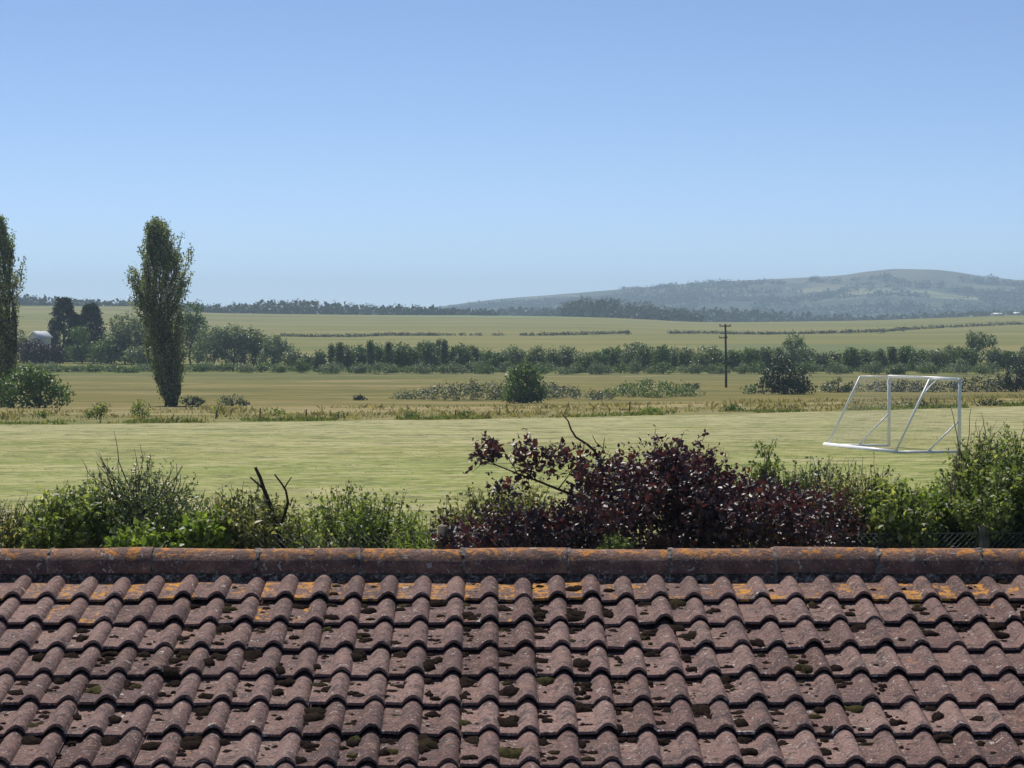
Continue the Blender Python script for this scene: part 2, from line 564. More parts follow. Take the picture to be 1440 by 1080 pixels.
def mat_tile():
    m, t = new_mat('weathered_roof_tile')
    g = G(t)
    o = g.obj()
    tint = g.attr("tint")
    base = g.ramp(tint, [(0, (0.122, 0.064, 0.056)), (0.5, (0.198, 0.115, 0.101)), (1, (0.285, 0.178, 0.155))])
    n1 = g.noise(o, 11, 6, 0.68, 0.5)
    col = g.mix(g.math('MULTIPLY', g.maprange(n1, 0.5, 0.66), 0.7), base, (0.28, 0.165, 0.128))
    col = g.mix(g.math('MULTIPLY', g.maprange(n1, 0.49, 0.37), 0.85), col, (0.080, 0.054, 0.054))
    n2 = g.noise(o, 60, 5, 0.7)
    col = g.mix(g.math('MULTIPLY', g.maprange(n2, 0.55, 0.68), 0.4), col, (0.33, 0.26, 0.22))
    col = g.mix(g.math('MULTIPLY', g.maprange(n2, 0.46, 0.34), 0.6), col, (0.055, 0.040, 0.040))
    n7 = g.noise(o, 1.7, 4, 0.6, 0.5)
    col = g.mix(g.math('MULTIPLY', g.maprange(n7, 0.50, 0.66), 0.5), col, (0.105, 0.066, 0.064))
    n8 = g.noise(o, 95, 3, 0.6)
    col = g.mix(g.math('MULTIPLY', g.maprange(n8, 0.61, 0.67), 0.85), col, (0.52, 0.46, 0.41))
    col = g.mix(g.math('MULTIPLY', g.maprange(n8, 0.39, 0.32), 0.9), col, (0.028, 0.020, 0.020))
    # dark algae stain
    n5 = g.noise(o, 26, 5, 0.65, 0.8)
    col = g.mix(g.math('MULTIPLY', g.maprange(n5, 0.56, 0.64), 0.85), col, (0.045, 0.035, 0.032))
    # pale lichen spots
    n3 = g.noise(o, 27, 4, 0.6, 0.8)
    col = g.mix(g.maprange(n3, 0.645, 0.685), col, (0.50, 0.46, 0.41))
    # orange lichen, mostly in the top course
    ln = g.noise(o, 14, 6, 0.72, 0.8)
    lm = g.math('ADD', ln, g.math('MULTIPLY', g.attr("lichen"), 0.155))
    col = g.mix(g.math('MULTIPLY', g.maprange(lm, 0.70, 0.76), 0.9), col, g.ramp(n2, [(0.35, (0.30, 0.16, 0.06)), (0.58, (0.70, 0.31, 0.03))]))
    g.out(g.principled(col, 0.88, 0.25, g.math('ADD', n2, g.math('MULTIPLY', n5, 1.2)), 0.8, 0.010))
    return m


def mat_ridge():
    m, t = new_mat('ridge_tile')
    g = G(t)
    o = g.obj()
    tint = g.attr("tint")
    n1 = g.noise(o, 10, 6, 0.65, 0.4)
    col = g.ramp(n1, [(0.3, (0.10, 0.058, 0.048)), (0.5, (0.17, 0.095, 0.075)), (0.7, (0.31, 0.17, 0.115))])
    n2 = g.noise(o, 55, 5, 0.7)
    col = g.mix(g.math('MULTIPLY', g.maprange(n2, 0.47, 0.30), 0.6), col, (0.05, 0.04, 0.042))
    n3 = g.noise(o, 30, 5, 0.66, 0.8)
    col = g.mix(g.maprange(n3, 0.61, 0.65), col, (0.46, 0.41, 0.36))
    n9 = g.noise(o, 100, 3, 0.6)
    col = g.mix(g.math('MULTIPLY', g.maprange(n9, 0.61, 0.68), 0.8), col, (0.42, 0.34, 0.29))
    col = g.mix(g.math('MULTIPLY', g.maprange(n9, 0.38, 0.30), 0.8), col, (0.03, 0.022, 0.022))
    ln = g.noise(o, 13, 6, 0.75, 0.7)
    nz = g.n("ShaderNodeNewGeometry")
    up = g.xyz(nz.outputs["Normal"])[2]
    lm = g.math('ADD', ln, g.math('MULTIPLY', g.maprange(up, 0.2, 0.9), 0.16))
    col = g.mix(g.math('MULTIPLY', g.maprange(lm, 0.66, 0.73), 0.9), col, g.ramp(n2, [(0.35, (0.33, 0.15, 0.06)), (0.58, (0.68, 0.27, 0.035))]))
    # near-black blotches where the broad noise is low
    col = g.mix(g.math('MULTIPLY', g.maprange(n1, 0.36, 0.25), 0.7), col, (0.045, 0.036, 0.036))
    g.out(g.principled(col, 0.85, 0.25, g.math('ADD', n2, n1), 0.9, 0.010))
    return m


def mat_mortar():
    m, t = new_mat('bedding_mortar')
    g = G(t)
    o = g.obj()
    n = g.noise(o, 40, 6, 0.75)
    col = g.ramp(n, [(0.35, (0.045, 0.030, 0.022)), (0.48, (0.12, 0.088, 0.066)), (0.57, (0.30, 0.24, 0.19)), (0.62, (0.6, 0.55, 0.48))])
    g.out(g.principled(col, 0.95, 0.2, n, 0.9, 0.02))
    return m


def mat_moss():
    m, t = new_mat('dry_moss')
    g = G(t)
    n = g.noise(g.obj(), 70, 4, 0.7)
    col = g.mix(g.maprange(g.attr("tint"), 0.88, 1.0), g.ramp(n, [(0.35, (0.008, 0.006, 0.005)), (0.7, (0.032, 0.019, 0.014))]),
                g.ramp(n, [(0.35, (0.03, 0.03, 0.012)), (0.7, (0.09, 0.075, 0.03))]))
    g.out(g.principled(col, 1.0, 0.05, n, 0.8, 0.01))
    return m


M['field'] = mat_field()
M['pasture'] = mat_pasture()
M['farm'] = mat_farmland()
M['hill'] = mat_hill()
M['tile'] = mat_tile()
M['ridge'] = mat_ridge()
M['mortar'] = mat_mortar()
M['moss'] = mat_moss()
M['joint'] = flat_mat('joint_mortar', (0.17, 0.15, 0.135), 0.95, 0.15, 0.95, 38, 0.9)

# ------------------------------------------------------------------ ground: one sheet in four zones that share their edges
def field_edge(X):
    X = np.asarray(X, float)
    return edge_line(X) + 0.5 * vnoise(X / 3.1, 0 * X, 3) + 0.25 * vnoise(X / 0.9, 0 * X, 4)


def ground_zone(name, rows, mat, xs):
    """rows: list of functions/constants giving Y for a column; xs: column parameter -> X = xs * (40 + Y * 0.42)"""
    V = []
    for r in rows:
        if callable(r):
            Y = None
            X = xs * 90.0
            for _ in range(4):
                Y = r(X)
                X = xs * (40 + np.maximum(Y, 0) * 0.42)
            Y = r(X)
        else:
            Y = np.full(len(xs), float(r))
            X = xs * (40 + max(r, 0) * 0.42)
        V.append(np.stack([X, Y, terrain(X, Y)], 1))
    V = np.concatenate(V)
    n, k = len(xs), len(rows)
    i = np.arange(k - 1)[:, None] * n + np.arange(n - 1)[None, :]
    i = i.ravel()
    q = np.stack([i, i + 1, i + n + 1, i + n], 1)
    o = link_mesh(name, V, [q], mat, smooth=True)
    o["kind"] = "structure"
    return o


xs = np.sinh(np.linspace(-1.9, 1.9, 401)) / math.sinh(1.9)
mixe = lambda a, f: (lambda X: a * (1 - f) + field_edge(X) * f)
ground_zone('playing_field', [-120, -40, 0, 10, 20, 30, 40] + [mixe(40, f) for f in np.linspace(0, 1, 30)[1:]], M['field'], xs)
mixp = lambda f: (lambda X: field_edge(X) * (1 - f) + 430.0 * f)
ground_zone('rough_pasture', [field_edge] + [mixp(f) for f in np.linspace(0, 1, 90)[1:-1] ** 1.3] + [430.0], M['pasture'], xs)
ground_zone('farmland', list(np.linspace(430, 2600, 110)), M['farm'], xs)
ground_zone('hills', list(np.linspace(2600, 3200, 6)) + list(np.linspace(3200, 5800, 90)[1:]) + list(np.linspace(5800, 9000, 20)[1:]), M['hill'],
            np.linspace(-1, 1, 701))

# ------------------------------------------------------------------ the house in front: tiled roof
PHI = math.radians(12.3)
GAUGE, TLEN, PITCH_W = 0.318, 0.415, 0.150
RIDGE_Y, RIDGE_ROOF_Z = 11.67, 3.420      # pan surface at the ridge line
house = empty('house', (0, RIDGE_Y, 0), 'low house roofed in weathered brown tiles with orange lichen, in front of the hedge', 'house')
U_PH = -0.099                             # one roll crown passes here
S0 = 0.445                                # butt of the first course, measured down the slope


def roof_pt(u, s, h, side=-1):
    """u along the ridge, s down the slope, h above the slope; near slope faces the camera"""
    return np.stack([u + 0 * s, RIDGE_Y + side * (s * math.cos(PHI) - h * math.sin(PHI)) + 0 * u,
                     RIDGE_ROOF_Z - s * math.sin(PHI) + h * math.cos(PHI) + 0 * u], -1)


def tile_profile():
    us, hs = [], []
    for k in range(2):
        c = k * PITCH_W
        # flat pan, a soft rise on one side of the roll and an abrupt foot on the other
        for a in (-0.1095, -0.098, -0.082, -0.066, -0.054):
            us.append(c + a)
            hs.append(0.0 if a < -0.06 else 0.0008)
        for a in np.linspace(-1, 1, 15):
            us.append(c + a * (0.046 if a < 0 else 0.037))
            hs.append(0.032 * max(0.0, math.cos(a * math.pi / 2)) ** (0.95 if a < 0 else 0.62))
    us.append(c + 0.0395)
    hs.append(-0.001)
    return np.array(us) , np.array(hs)


def make_slope(side, n_course, n_tile, rng, name):
    pu, ph = tile_profile()
    k = len(pu)
    th = 0.013
    tt = np.array([0.0, 0.30, 0.70, 0.97, 1.0])
    VV, QQ, TT, LL = [], [], [], []
    off = 0
    for c in range(n_course):
        sb = S0 + c * GAUGE
        for j in range(-n_tile // 2, n_tile // 2):
            u0 = U_PH + j * 2 * PITCH_W
            yaw, dz, ds = rng.normal(0, 0.005), rng.normal(0, 0.0016), rng.normal(0, 0.004)
            tilt = rng.normal(0, 0.0035)
            rows = []
            head = min(TLEN, sb - 0.01)
            for t in tt:
                s = sb - head + head * t + ds
                lift = 0.036 * (1 - (1 - t) * head / TLEN) + dz
                h = ph + lift - (0.002 if t == 1.0 else 0)
                rows.append(roof_pt(u0 + pu + yaw * (t - 0.5) * head, np.full(k, s) + yaw * pu, h + tilt * pu / 0.15, side))
            # butt face and underside lip
            rows.append(roof_pt(u0 + pu, np.full(k, sb + ds) - 0.001 + yaw * pu, ph * 0.95 + 0.036 + dz - th + tilt * pu / 0.15, side))
            rows.append(roof_pt(u0 + pu, np.full(k, sb + ds) - min(0.28, head * 0.9), ph * 0.95 + 0.012 + dz - th, side))
            V = np.stack(rows)                     # (7, k, 3)
            R = V.shape[0]
            # side skirts
            dn = np.array([0, side * -1 * -math.sin(PHI) * 0, -0.016])
            sk = np.concatenate([V[:5, 0] + dn, V[:5, -1] + dn])
            VV.append(np.concatenate([V.reshape(-1, 3), sk]))
            i = (np.arange(R - 1)[:, None] * k + np.arange(k - 1)[None, :]).ravel()
            q = np.stack([i, i + k, i + k + 1, i + 1], 1)
            a = np.arange(4)
            ql = np.stack([a * k, R * k + a, R * k + a + 1, (a + 1) * k], 1)
            qr = np.stack([a * k + k - 1, (a + 1) * k + k - 1, R * k + 5 + a + 1, R * k + 5 + a], 1)
            q = np.concatenate([q, ql, qr])
            if side > 0:
                q = q[:, ::-1]
            QQ.append(q + off)
            nv = R * k + 10
            off += nv
            TT.append(np.full(nv, np.clip(rng.normal(0.5, 0.28), 0, 1)))
            lv = max(0, (1.15 if c == 0 else 0.45 if c == 1 else 0.15 if c == 2 else -0.05) + rng.normal(0, 0.3))
            pl = lv * (1 - 0.8 * np.clip(ph / 0.02, 0, 1))
            LL.append(np.concatenate([np.tile(pl, R), np.zeros(10)]))
    o = link_mesh(name, np.concatenate(VV), [np.concatenate(QQ)], M['tile'], house, tint=np.concatenate(TT))
    a = o.data.attributes.new("lichen", 'FLOAT', 'POINT')
    a.data.foreach_set("value", np.concatenate(LL).astype(np.float32))
    # smooth only along the profile: keep butts crisp
    o.data.polygons.foreach_set("use_smooth", np.ones(len(o.data.polygons), bool))
    o.data.set_sharp_from_angle(angle=math.radians(38))
    return o


rng = np.random.default_rng(7)
N_COURSE, N_TILE = 14, 40
near_slope = make_slope(-1, N_COURSE, N_TILE, rng, 'roof')
far_slope = make_slope(1, N_COURSE, N_TILE, rng, 'roof')
ROOF_LEN = N_TILE * 2 * PITCH_W
for side, sl in ((-1, near_slope), (1, far_slope)):
    s_end = S0 + N_COURSE * GAUGE - GAUGE - 0.03
    uu = np.array([-ROOF_LEN / 2 - 0.06, ROOF_LEN / 2 - 0.2])
    P = np.concatenate([roof_pt(uu, np.zeros(2), -0.012, side), roof_pt(uu, np.full(2, s_end), -0.012, side)])
    link_mesh('underlay', P, [[[0, 1, 3, 2]]], M['underlay'], sl)
EAVE_S = S0 + (N_COURSE - 1) * GAUGE
for side in (-1, 1):
    e = roof_pt(np.array([0.0]), np.array([EAVE_S - 0.06]), np.array([-0.05]), side)[0]
    b = MB()
    b.box((-0.15, e[1], e[2] - 0.09), (ROOF_LEN - 0.2, 0.025, 0.18))
    b.build('fascia', M['fascia'], house)
    g_ = MB()
    aa = np.linspace(math.pi, 2 * math.pi, 9)
    ring = np.stack([0 * aa, e[1] + side * 0.075 + 0.055 * np.cos(aa), e[2] - 0.02 + 0.055 * np.sin(aa)], 1)
    L_, R_ = ring + [-ROOF_LEN / 2, 0, 0], ring + [ROOF_LEN / 2 - 0.3, 0, 0]
    q = [(i, i + 1, 9 + i + 1, 9 + i) for i in range(8)]
    g_.add(np.concatenate([L_, R_]), np.array(q))
    g_.build('gutter', M['white'], house)
# walls (mostly out of sight below the roof)
yw = EAVE_S * math.cos(PHI) - 0.35
zw = RIDGE_ROOF_Z - EAVE_S * math.sin(PHI) - 0.05
hx = ROOF_LEN / 2 - 0.25
b = MB()
for sx in (-hx, hx - 0.2):
    V = [(sx - 0.12, RIDGE_Y - yw, 0), (sx - 0.12, RIDGE_Y + yw, 0), (sx - 0.12, RIDGE_Y + yw, zw), (sx - 0.12, RIDGE_Y, RIDGE_ROOF_Z - 0.06), (sx - 0.12, RIDGE_Y - yw, zw)]
    V2 = [(x + 0.24, y, z) for x, y, z in V]
    b.add(np.array(V + V2), np.array([[0, 1, 2, 3, 4]])[:, ::-1], np.array([[5, 6, 7, 8, 9]]),
          np.array([[0, 1, 6, 5], [1, 2, 7, 6], [2, 3, 8, 7], [3, 4, 9, 8], [4, 0, 5, 9]]))
for sy in (-yw, yw):
    b.box((-0.1, RIDGE_Y + sy, zw / 2), (2 * hx - 0.45, 0.24, zw))
b.build('wall', M['brick'], house)

# ridge: mortar bed, then each half-round ridge tile
RZ = 3.432
b = MB()
nu = 700
uu = np.linspace(-ROOF_LEN / 2, ROOF_LEN / 2 - 0.3, nu)
for side in (-1, 1):
    prof = [(0.070, 0.050), (0.098, 0.040), (0.108, 0.036), (0.118, 0.027), (0.130, 0.016), (0.138, -0.02)]
    rows = []
    for i, (s, h) in enumerate(prof):
        jit = 0.010 * vnoise(uu * 18, 0 * uu + i * 3.3, 11 + side) + 0.007 * vnoise(uu * 55, 0 * uu + i * 1.7, 12 + side)
        rows.append(roof_pt(uu, np.full(nu, s) + jit * (1 if i > 1 else 0.2), np.full(nu, h) + jit * 0.8 + 0.003, side))
    V = np.concatenate(rows)
    i = (np.arange(len(prof) - 1)[:, None] * nu + np.arange(nu - 1)[None, :]).ravel()
    q = np.stack([i, i + nu, i + nu + 1, i + 1], 1)
    b.add(V, q if side < 0 else q[:, ::-1])
b.build('ridge_mortar', M['mortar'], near_slope)

RT_LEN = 145.2 / F * RIDGE_Y
x_j = (507.5 - 720) / F * RIDGE_Y        # one joint sits here
k0 = int(math.floor((-ROOF_LEN / 2 - x_j) / RT_LEN)) + 1
for k in range(k0, 40):
    ua, ub = x_j + k * RT_LEN, x_j + (k + 1) * RT_LEN
    if ub > ROOF_LEN / 2 - 0.2:
        break
    r0, dy, dz = 0.107 + rng.normal(0, 0.002), rng.normal(0, 0.004), rng.normal(0, 0.004)
    tl = rng.normal(0, 0.008)
    ths = np.linspace(math.radians(2), math.radians(178), 33)
    us_ = [ua + 0.004, ua + 0.010, ua + 0.10, ua + 0.22, ua + 0.34, ub - 0.010, ub - 0.004]
    sc = [0.985, 1.0, 1.0, 1.0, 1.0, 1.0, 0.985]
    rows = []
    for u, q_ in zip(us_, sc):
        zz = RZ + dz + tl * (u - ua)
        r_ = r0 * q_ + 0.0014 * vnoise(u * 9 + 0 * ths, ths * 3, 21)
        rows.append(np.stack([u + 0 * ths, RIDGE_Y + dy - r_ * np.cos(ths), zz + r_ * np.sin(ths) * 1.02], 1))
    for u, q_ in ((ub - 0.004, 0.86), (ua + 0.004, 0.86)):
        rows.append(np.stack([u + 0 * ths, RIDGE_Y + dy - r0 * q_ * np.cos(ths), RZ + dz + r0 * q_ * np.sin(ths)], 1))
    n_ = len(ths)
    R = len(rows)
    i = (np.arange(R)[:, None] * n_ + np.arange(n_ - 1)[None, :])
    nx = (np.roll(np.arange(R), -1)[:, None] * n_ + np.arange(n_ - 1)[None, :])
    q = np.stack([i.ravel(), nx.ravel(), nx.ravel() + 1, i.ravel() + 1], 1)[:, ::-1]
    o = link_mesh('ridge_tile', np.concatenate(rows), [q], M['ridge'], near_slope, smooth=True, tint=np.full(R * n_, rng.random()))
    o.data.set_sharp_from_angle(angle=math.radians(40))
    # joint pointing at this tile's start
    jr = []
    for u, q_ in ((ua - 0.010, 0.998), (ua - 0.004, 1.012), (ua + 0.004, 1.014), (ua + 0.011, 0.998)):
        jr.append(np.stack([u + 0.012 * vnoise(ths * 5, 0 * ths + k + u * 40, 31) + 0 * ths,
                            RIDGE_Y - (0.1062 * q_ + 0.0045 * vnoise(ths * 9, 0 * ths + u * 50, 32)) * np.cos(ths),
                            RZ + (0.1062 * q_ + 0.0045 * vnoise(ths * 9, 0 * ths + u * 50, 32)) * np.sin(ths) * 1.02], 1))
    i = (np.arange(3)[:, None] * n_ + np.arange(n_ - 1)[None, :]).ravel()
    link_mesh('joint_mortar', np.concatenate(jr), [np.stack([i, i + n_, i + n_ + 1, i + 1], 1)[:, ::-1]], M['joint'], near_slope, smooth=True)

# moss cushions: nobody would count them
def moss_mesh(rng, n):
    a = np.arange(9) * 2 * math.pi / 9
    Vs, Ts, tint = [], [], []
    off = 0
    for _ in range(n):
        c = rng.integers(0, N_COURSE)
        if c == 0 and rng.random() < 0.8:
            continue
        frac = rng.random() ** 1.9               # 0 = just below the butt above
        s = S0 + (c - 1) * GAUGE + 0.02 + frac * (GAUGE - 0.05)
        j = rng.integers(-N_TILE, N_TILE)
        where = rng.random()
        du = 0.070 + rng.normal(0, 0.017) if where < 0.72 else 0.043 + rng.normal(0, 0.004)
        u = U_PH + j * PITCH_W + du
        if vnoise(u / 0.55, s / 0.6, 71) < rng.uniform(-0.75, 0.35):
            continue
        r = np.clip(rng.lognormal(math.log(0.0095), 0.62), 0.003, 0.036)
        h0 = 0.036 * (1 - (S0 + c * GAUGE - s) / TLEN) - 0.001
        lump = 1 + 0.28 * rng.normal(size=9)
        el = rng.uniform(1.0, 1.7)
        rings = []
        for rr, hh in ((1.0, -0.1), (0.88, 0.32), (0.5, 0.52)):
            rings.append(roof_pt(u + r * el * rr * lump * np.cos(a), s + r * rr * lump * np.sin(a) * 1.2, h0 + r * hh * (1 + 0.25 * rng.normal(size=9))))
        top = roof_pt(np.array([u]), np.array([s]), np.array([h0 + r * 0.6]))
        Vs.append(np.concatenate(rings + [top]))
        q = [(i * 9 + k, i * 9 + (k + 1) % 9, (i + 1) * 9 + (k + 1) % 9, (i + 1) * 9 + k) for i in range(2) for k in range(9)]
        tr = [(18 + k, 18 + (k + 1) % 9, 27) for k in range(9)]
        Ts += [tuple(np.array(f) + off) for f in q]
        Ts += [tuple(np.array(f) + off) + (-1,) for f in tr]
        tint.append(np.full(28, rng.random()))
        off += 28
    q4 = [f for f in Ts if f[-1] != -1]
    t3 = [f[:3] for f in Ts if f[-1] == -1]
    o = link_mesh('moss', np.concatenate(Vs), [np.array(q4), np.array(t3)], M['moss'], near_slope, smooth=True, tint=np.concatenate(tint))
    o["kind"] = "stuff"


moss_mesh(rng, 11500)
house.rotation_euler = (0, 0, math.radians(0.45))

# ------------------------------------------------------------------ foliage builders
def blob_sample(rng, blobs, n, lo=0.6, hi=1.0, power=0.5):
    """points in a set of ellipsoids, mostly near their skin; returns points and outward directions"""
    B = np.asarray(blobs, float)
    wgt = (B[:, 3] * B[:, 4] + B[:, 3] * B[:, 5] + B[:, 4] * B[:, 5])
    k = rng.choice(len(B), n, p=wgt / wgt.sum())
    d = norm(rng.normal(size=(n, 3)))
    r = lo + (hi - lo) * rng.random(n) ** power
    P = B[k, :3] + d * B[k, 3:6] * r[:, None]
    O = norm(d / B[k, 3:6])
    return P, O


def clumps(rng, blobs, n, per, size, spread, lo=0.6, hi=1.02, up=0.25, wr=0.6, jitter=1.0, zmin=None, aniso=(1, 1, 0.8)):
    """leaf clumps over the skin of blobs -> vertices, triangles, tint"""
    nc = max(1, n // per)
    C, O = blob_sample(rng, blobs, nc, lo, hi)
    ct = rng.normal(0.5, 0.16, nc)
    P = np.repeat(C, per, 0) + rng.normal(size=(nc * per, 3)) * spread * np.array(aniso)
    O = np.repeat(O, per, 0)
    T = np.clip(np.repeat(ct, per) + rng.normal(0, 0.17, nc * per), 0, 1)
    if zmin is not None:
        keep = P[:, 2] > zmin + rng.random(len(P)) * size
        P, O, T = P[keep], O[keep], T[keep]
    n = len(P)
    A = norm(O * 0.5 + rng.normal(size=(n, 3)) * jitter + np.array([0, 0, up]))
    N = norm(O + rng.normal(size=(n, 3)) * 0.8 + np.array([0, 0, 0.4]))
    L = size * rng.uniform(0.65, 1.4, n)
    V, Tr = leaf_mesh(P, A, N, L, wr)
    return V, Tr, np.repeat(T, 4)


def shoots(rng, blobs, base, n, per, size, slen, lo=0.55, hi=1.05, upward=0.8, wr=0.5, zmin=None, leafspread=0.5, twist=0.3):
    """leafy shoots: short stems ending on the skin of blobs with leaves along them; returns leaf arrays and stem polylines"""
    P, O = blob_sample(rng, blobs, n, lo, hi)
    D = norm((P - np.asarray(base)) * 0.6 / (np.linalg.norm(P - np.asarray(base), axis=1)[:, None] + 1e-6)
             + O * 0.35 + np.array([0, 0, upward]) + rng.normal(size=(n, 3)) * twist)
    ln = slen * rng.uniform(0.5, 1.5, n)
    if zmin is not None:
        k = P[:, 2] > zmin
        P, O, D, ln = P[k], O[k], D[k], ln[k]
        n = len(P)
    t = rng.random((n, per)) ** 0.8
    LP = P[:, None, :] + D[:, None, :] * (ln[:, None] * t)[:, :, None]
    LP = LP.reshape(-1, 3) + rng.normal(size=(n * per, 3)) * size * 0.25
    DD = np.repeat(D, per, 0)
    A = norm(DD * 0.45 + rng.normal(size=(n * per, 3)) * leafspread)
    N = norm(rng.normal(size=(n * per, 3)) * 0.7 + np.array([0, 0, 0.8]))
    tint = np.clip(np.repeat(rng.normal(0.5, 0.15, n), per) + rng.normal(0, 0.2, n * per), 0, 1)
    L = size * rng.uniform(0.45, 1.5, n * per) * (1.2 - 0.55 * t.ravel())
    V, Tr = leaf_mesh(LP, A, N, L, wr)
    stems = [(P[i], P[i] + D[i] * ln[i] * 1.02) for i in range(n)]
    return V, Tr, np.repeat(tint, 4), stems


def join(parts):
    Vs, Ts, Is, off = [], [], [], 0
    for V, T, I in parts:
        Vs.append(V)
        Ts.append(T + off)
        Is.append(I)
        off += len(V)
    return np.concatenate(Vs), np.concatenate(Ts), np.concatenate(Is)


def limb(rng, a, b, r0, r1, bend=0.12, n=6):
    a, b = np.asarray(a, float), np.asarray(b, float)
    t = np.linspace(0, 1, n)[:, None]
    L = np.linalg.norm(b - a)
    P = a + (b - a) * t
    off = rng.normal(size=3) * L * bend
    P = P + off * (t * (1 - t) * 2) + rng.normal(size=(n, 3)) * L * 0.02 * (t > 0) * (t < 1)
    return P, np.linspace(r0, r1, n)


def pxblob(x, y, rx, ry, d, ryd, dd=0.0):
    """ellipsoid whose outline covers the photo pixels at distance d; ryd = depth radius in metres"""
    c = W(x, y, d + dd)
    return (c[0], c[1], c[2], rx * d / F, ryd, ry * d / F)


# ------------------------------------------------------------------ poplars
def poplar(name, label, base_px, outline, seed, n_branch, mat='leaf_poplar'):
    rng = np.random.default_rng(seed)
    base = hit(*base_px)
    d = base[1]
    root = empty(name, base, label, 'tree', 'tall poplars at the edge of the rough pasture')
    ys = [o[0] for o in outline]
    ztop = W(base_px[0], ys[0], d)[2]
    mpp = d / F

    def span(z):
        y = np.interp(z, [W(0, yy, d)[2] for yy in ys[::-1]], ys[::-1])
        return ((np.interp(y, ys, [o[1] for o in outline]) + 0.5 - 720) * mpp, (np.interp(y, ys, [o[2] for o in outline]) + 0.5 - 720) * mpp)

    H = ztop - base[2]
    tr = MB()
    # several upright stems
    leaders = []
    for k in range(7):
        z1 = base[2] + H * rng.uniform(0.62, 0.97)
        l, r = span(z1)
        x1 = l + (r - l) * rng.uniform(0.25, 0.75)
        P, R = limb(rng, base + [rng.normal(0, 0.4), rng.normal(0, 0.4), -0.3], [x1, base[1] + rng.normal(0, 0.5), z1], 0.26, 0.03, 0.05, 9)
        tr.tube(P, R, 6)
        leaders.append(P)
    def leafy_branch(tr, parts, st, tip, ln, f):
        P, R = limb(rng, st, tip, 0.05, 0.012, 0.06, 5)
        tr.tube(P, R, 4)
        m = int((42 if f > 0.28 else 60) * ln / 2.0) + 10
        t = rng.random(m) ** 0.75
        w_ = 0.13 + 0.10 * (1 - t)[:, None]
        Q = st + (tip - st) * t[:, None] + rng.normal(size=(m, 3)) * np.array([1, 1, 1.3]) * w_
        dirn = norm((tip - st)[None, :])
        A = norm(dirn * 0.9 + rng.normal(size=(m, 3)) * 0.6)
        N = norm(rng.normal(size=(m, 3)) + np.array([0, 0, 0.5]))
        V, T = leaf_mesh(Q, A, N, 0.165 * rng.uniform(0.6, 1.6, m), 0.75)
        parts.append((V, T, np.repeat(np.clip(rng.normal(0.48 + 0.16 * f, 0.24) + rng.normal(0, 0.18, m), 0, 1), 4)))  # tint lightens up the crown, the better-lit top put into leaf colour

    parts = []
    plumes = []
    for k in range(52):
        f = ((k + rng.random()) / 52) ** 0.9
        z = base[2] + H * (0.06 + 0.86 * f)
        l, r = span(z)
        hw = (r - l) / 2
        a = rng.uniform(0, 2 * math.pi)
        q = rng.uniform(0.6, 1.0)
        hz = H * rng.uniform(0.07, 0.12)
        w_ = max(0.45, hw * rng.uniform(0.26, 0.42))
        plumes.append(((l + r) / 2 + (hw - w_ * 0.6) * q * 1.25 * math.cos(a), base[1] + hw * 0.7 * q * math.sin(a), min(z, ztop - hz * 0.9), w_, w_, hz, f))
    for k in range(n_branch):
        if k % 6 < 5:
            f = rng.random()
            z0 = base[2] + H * (0.01 + 0.93 * f ** 0.9)
            zt = min(z0 + H * rng.uniform(0.06, 0.13), ztop - rng.uniform(0, 0.6))
            l, r = span(zt)
            ang, rad = rng.uniform(0, 2 * math.pi), math.sqrt(rng.uniform(0.05, 0.92))
            cx, hw = (l + r) / 2, (r - l) / 2
            tip = np.array([cx + hw * rad * math.cos(ang), base[1] + hw * 0.8 * rad * math.sin(ang), zt])
            l0, r0 = span(z0)
            st = np.array([(l0 + r0) / 2 + (tip[0] - cx) * 0.65 * min(1.0, (r0 - l0) / 2 / max(hw, .1)), base[1] + (tip[1] - base[1]) * 0.6, z0])
            ln = float(np.linalg.norm(tip - st))
            leafy_branch(tr, parts, st, tip, ln, f)
            continue
        px_, py_, pz_, pw_, _, ph_, f = plumes[rng.integers(len(plumes))]
        ang, rad = rng.uniform(0, 2 * math.pi), math.sqrt(rng.uniform(0.02, 1.0))
        top_z = pz_ + ph_ * math.sqrt(1 - 0.85 * rad * rad) * rng.uniform(0.55, 1.1)
        tip = np.array([px_ + pw_ * rad * math.cos(ang), py_ + pw_ * rad * math.sin(ang), top_z])
        st = np.array([px_ + pw_ * 0.45 * rad * math.cos(ang), py_ + pw_ * 0.45 * rad * math.sin(ang), top_z - ph_ * rng.uniform(0.7, 1.5)])
        ln = float(np.linalg.norm(tip - st))
        leafy_branch(tr, parts, st, tip, ln, f)
    V, T, I = join(parts)
    link_mesh('crown', V, [T], M[mat], root, tint=I)
    tr.build('trunk', M['bark'], root, smooth=True)
    return root, base


poplar('poplar_tree', 'tall leaning dark poplar with full crown standing alone on the pasture', (238, 571),
       [(308, 213, 225), (314, 204, 238), (326, 197, 246), (340, 194, 250), (355, 191, 256), (364, 188, 266), (374, 181, 273), (390, 176, 274), (408, 176, 267), (427, 181, 260),
        (445, 192, 258), (465, 200, 262), (480, 204, 262), (500, 210, 261), (520, 214, 260), (545, 217, 260), (558, 222, 258), (571, 228, 258)], 11, 560)
poplar('poplar_tree', 'slim airy poplar cut by the photo edge, growing behind a bright shrub', (8, 572),
       [(303, -3, 2), (322, -12, 9), (345, -20, 22), (365, -24, 34), (390, -28, 38), (410, -28, 36), (430, -26, 30), (460, -22, 25), (500, -16, 24), (540, -14, 24), (572, -8, 20)], 12, 320)

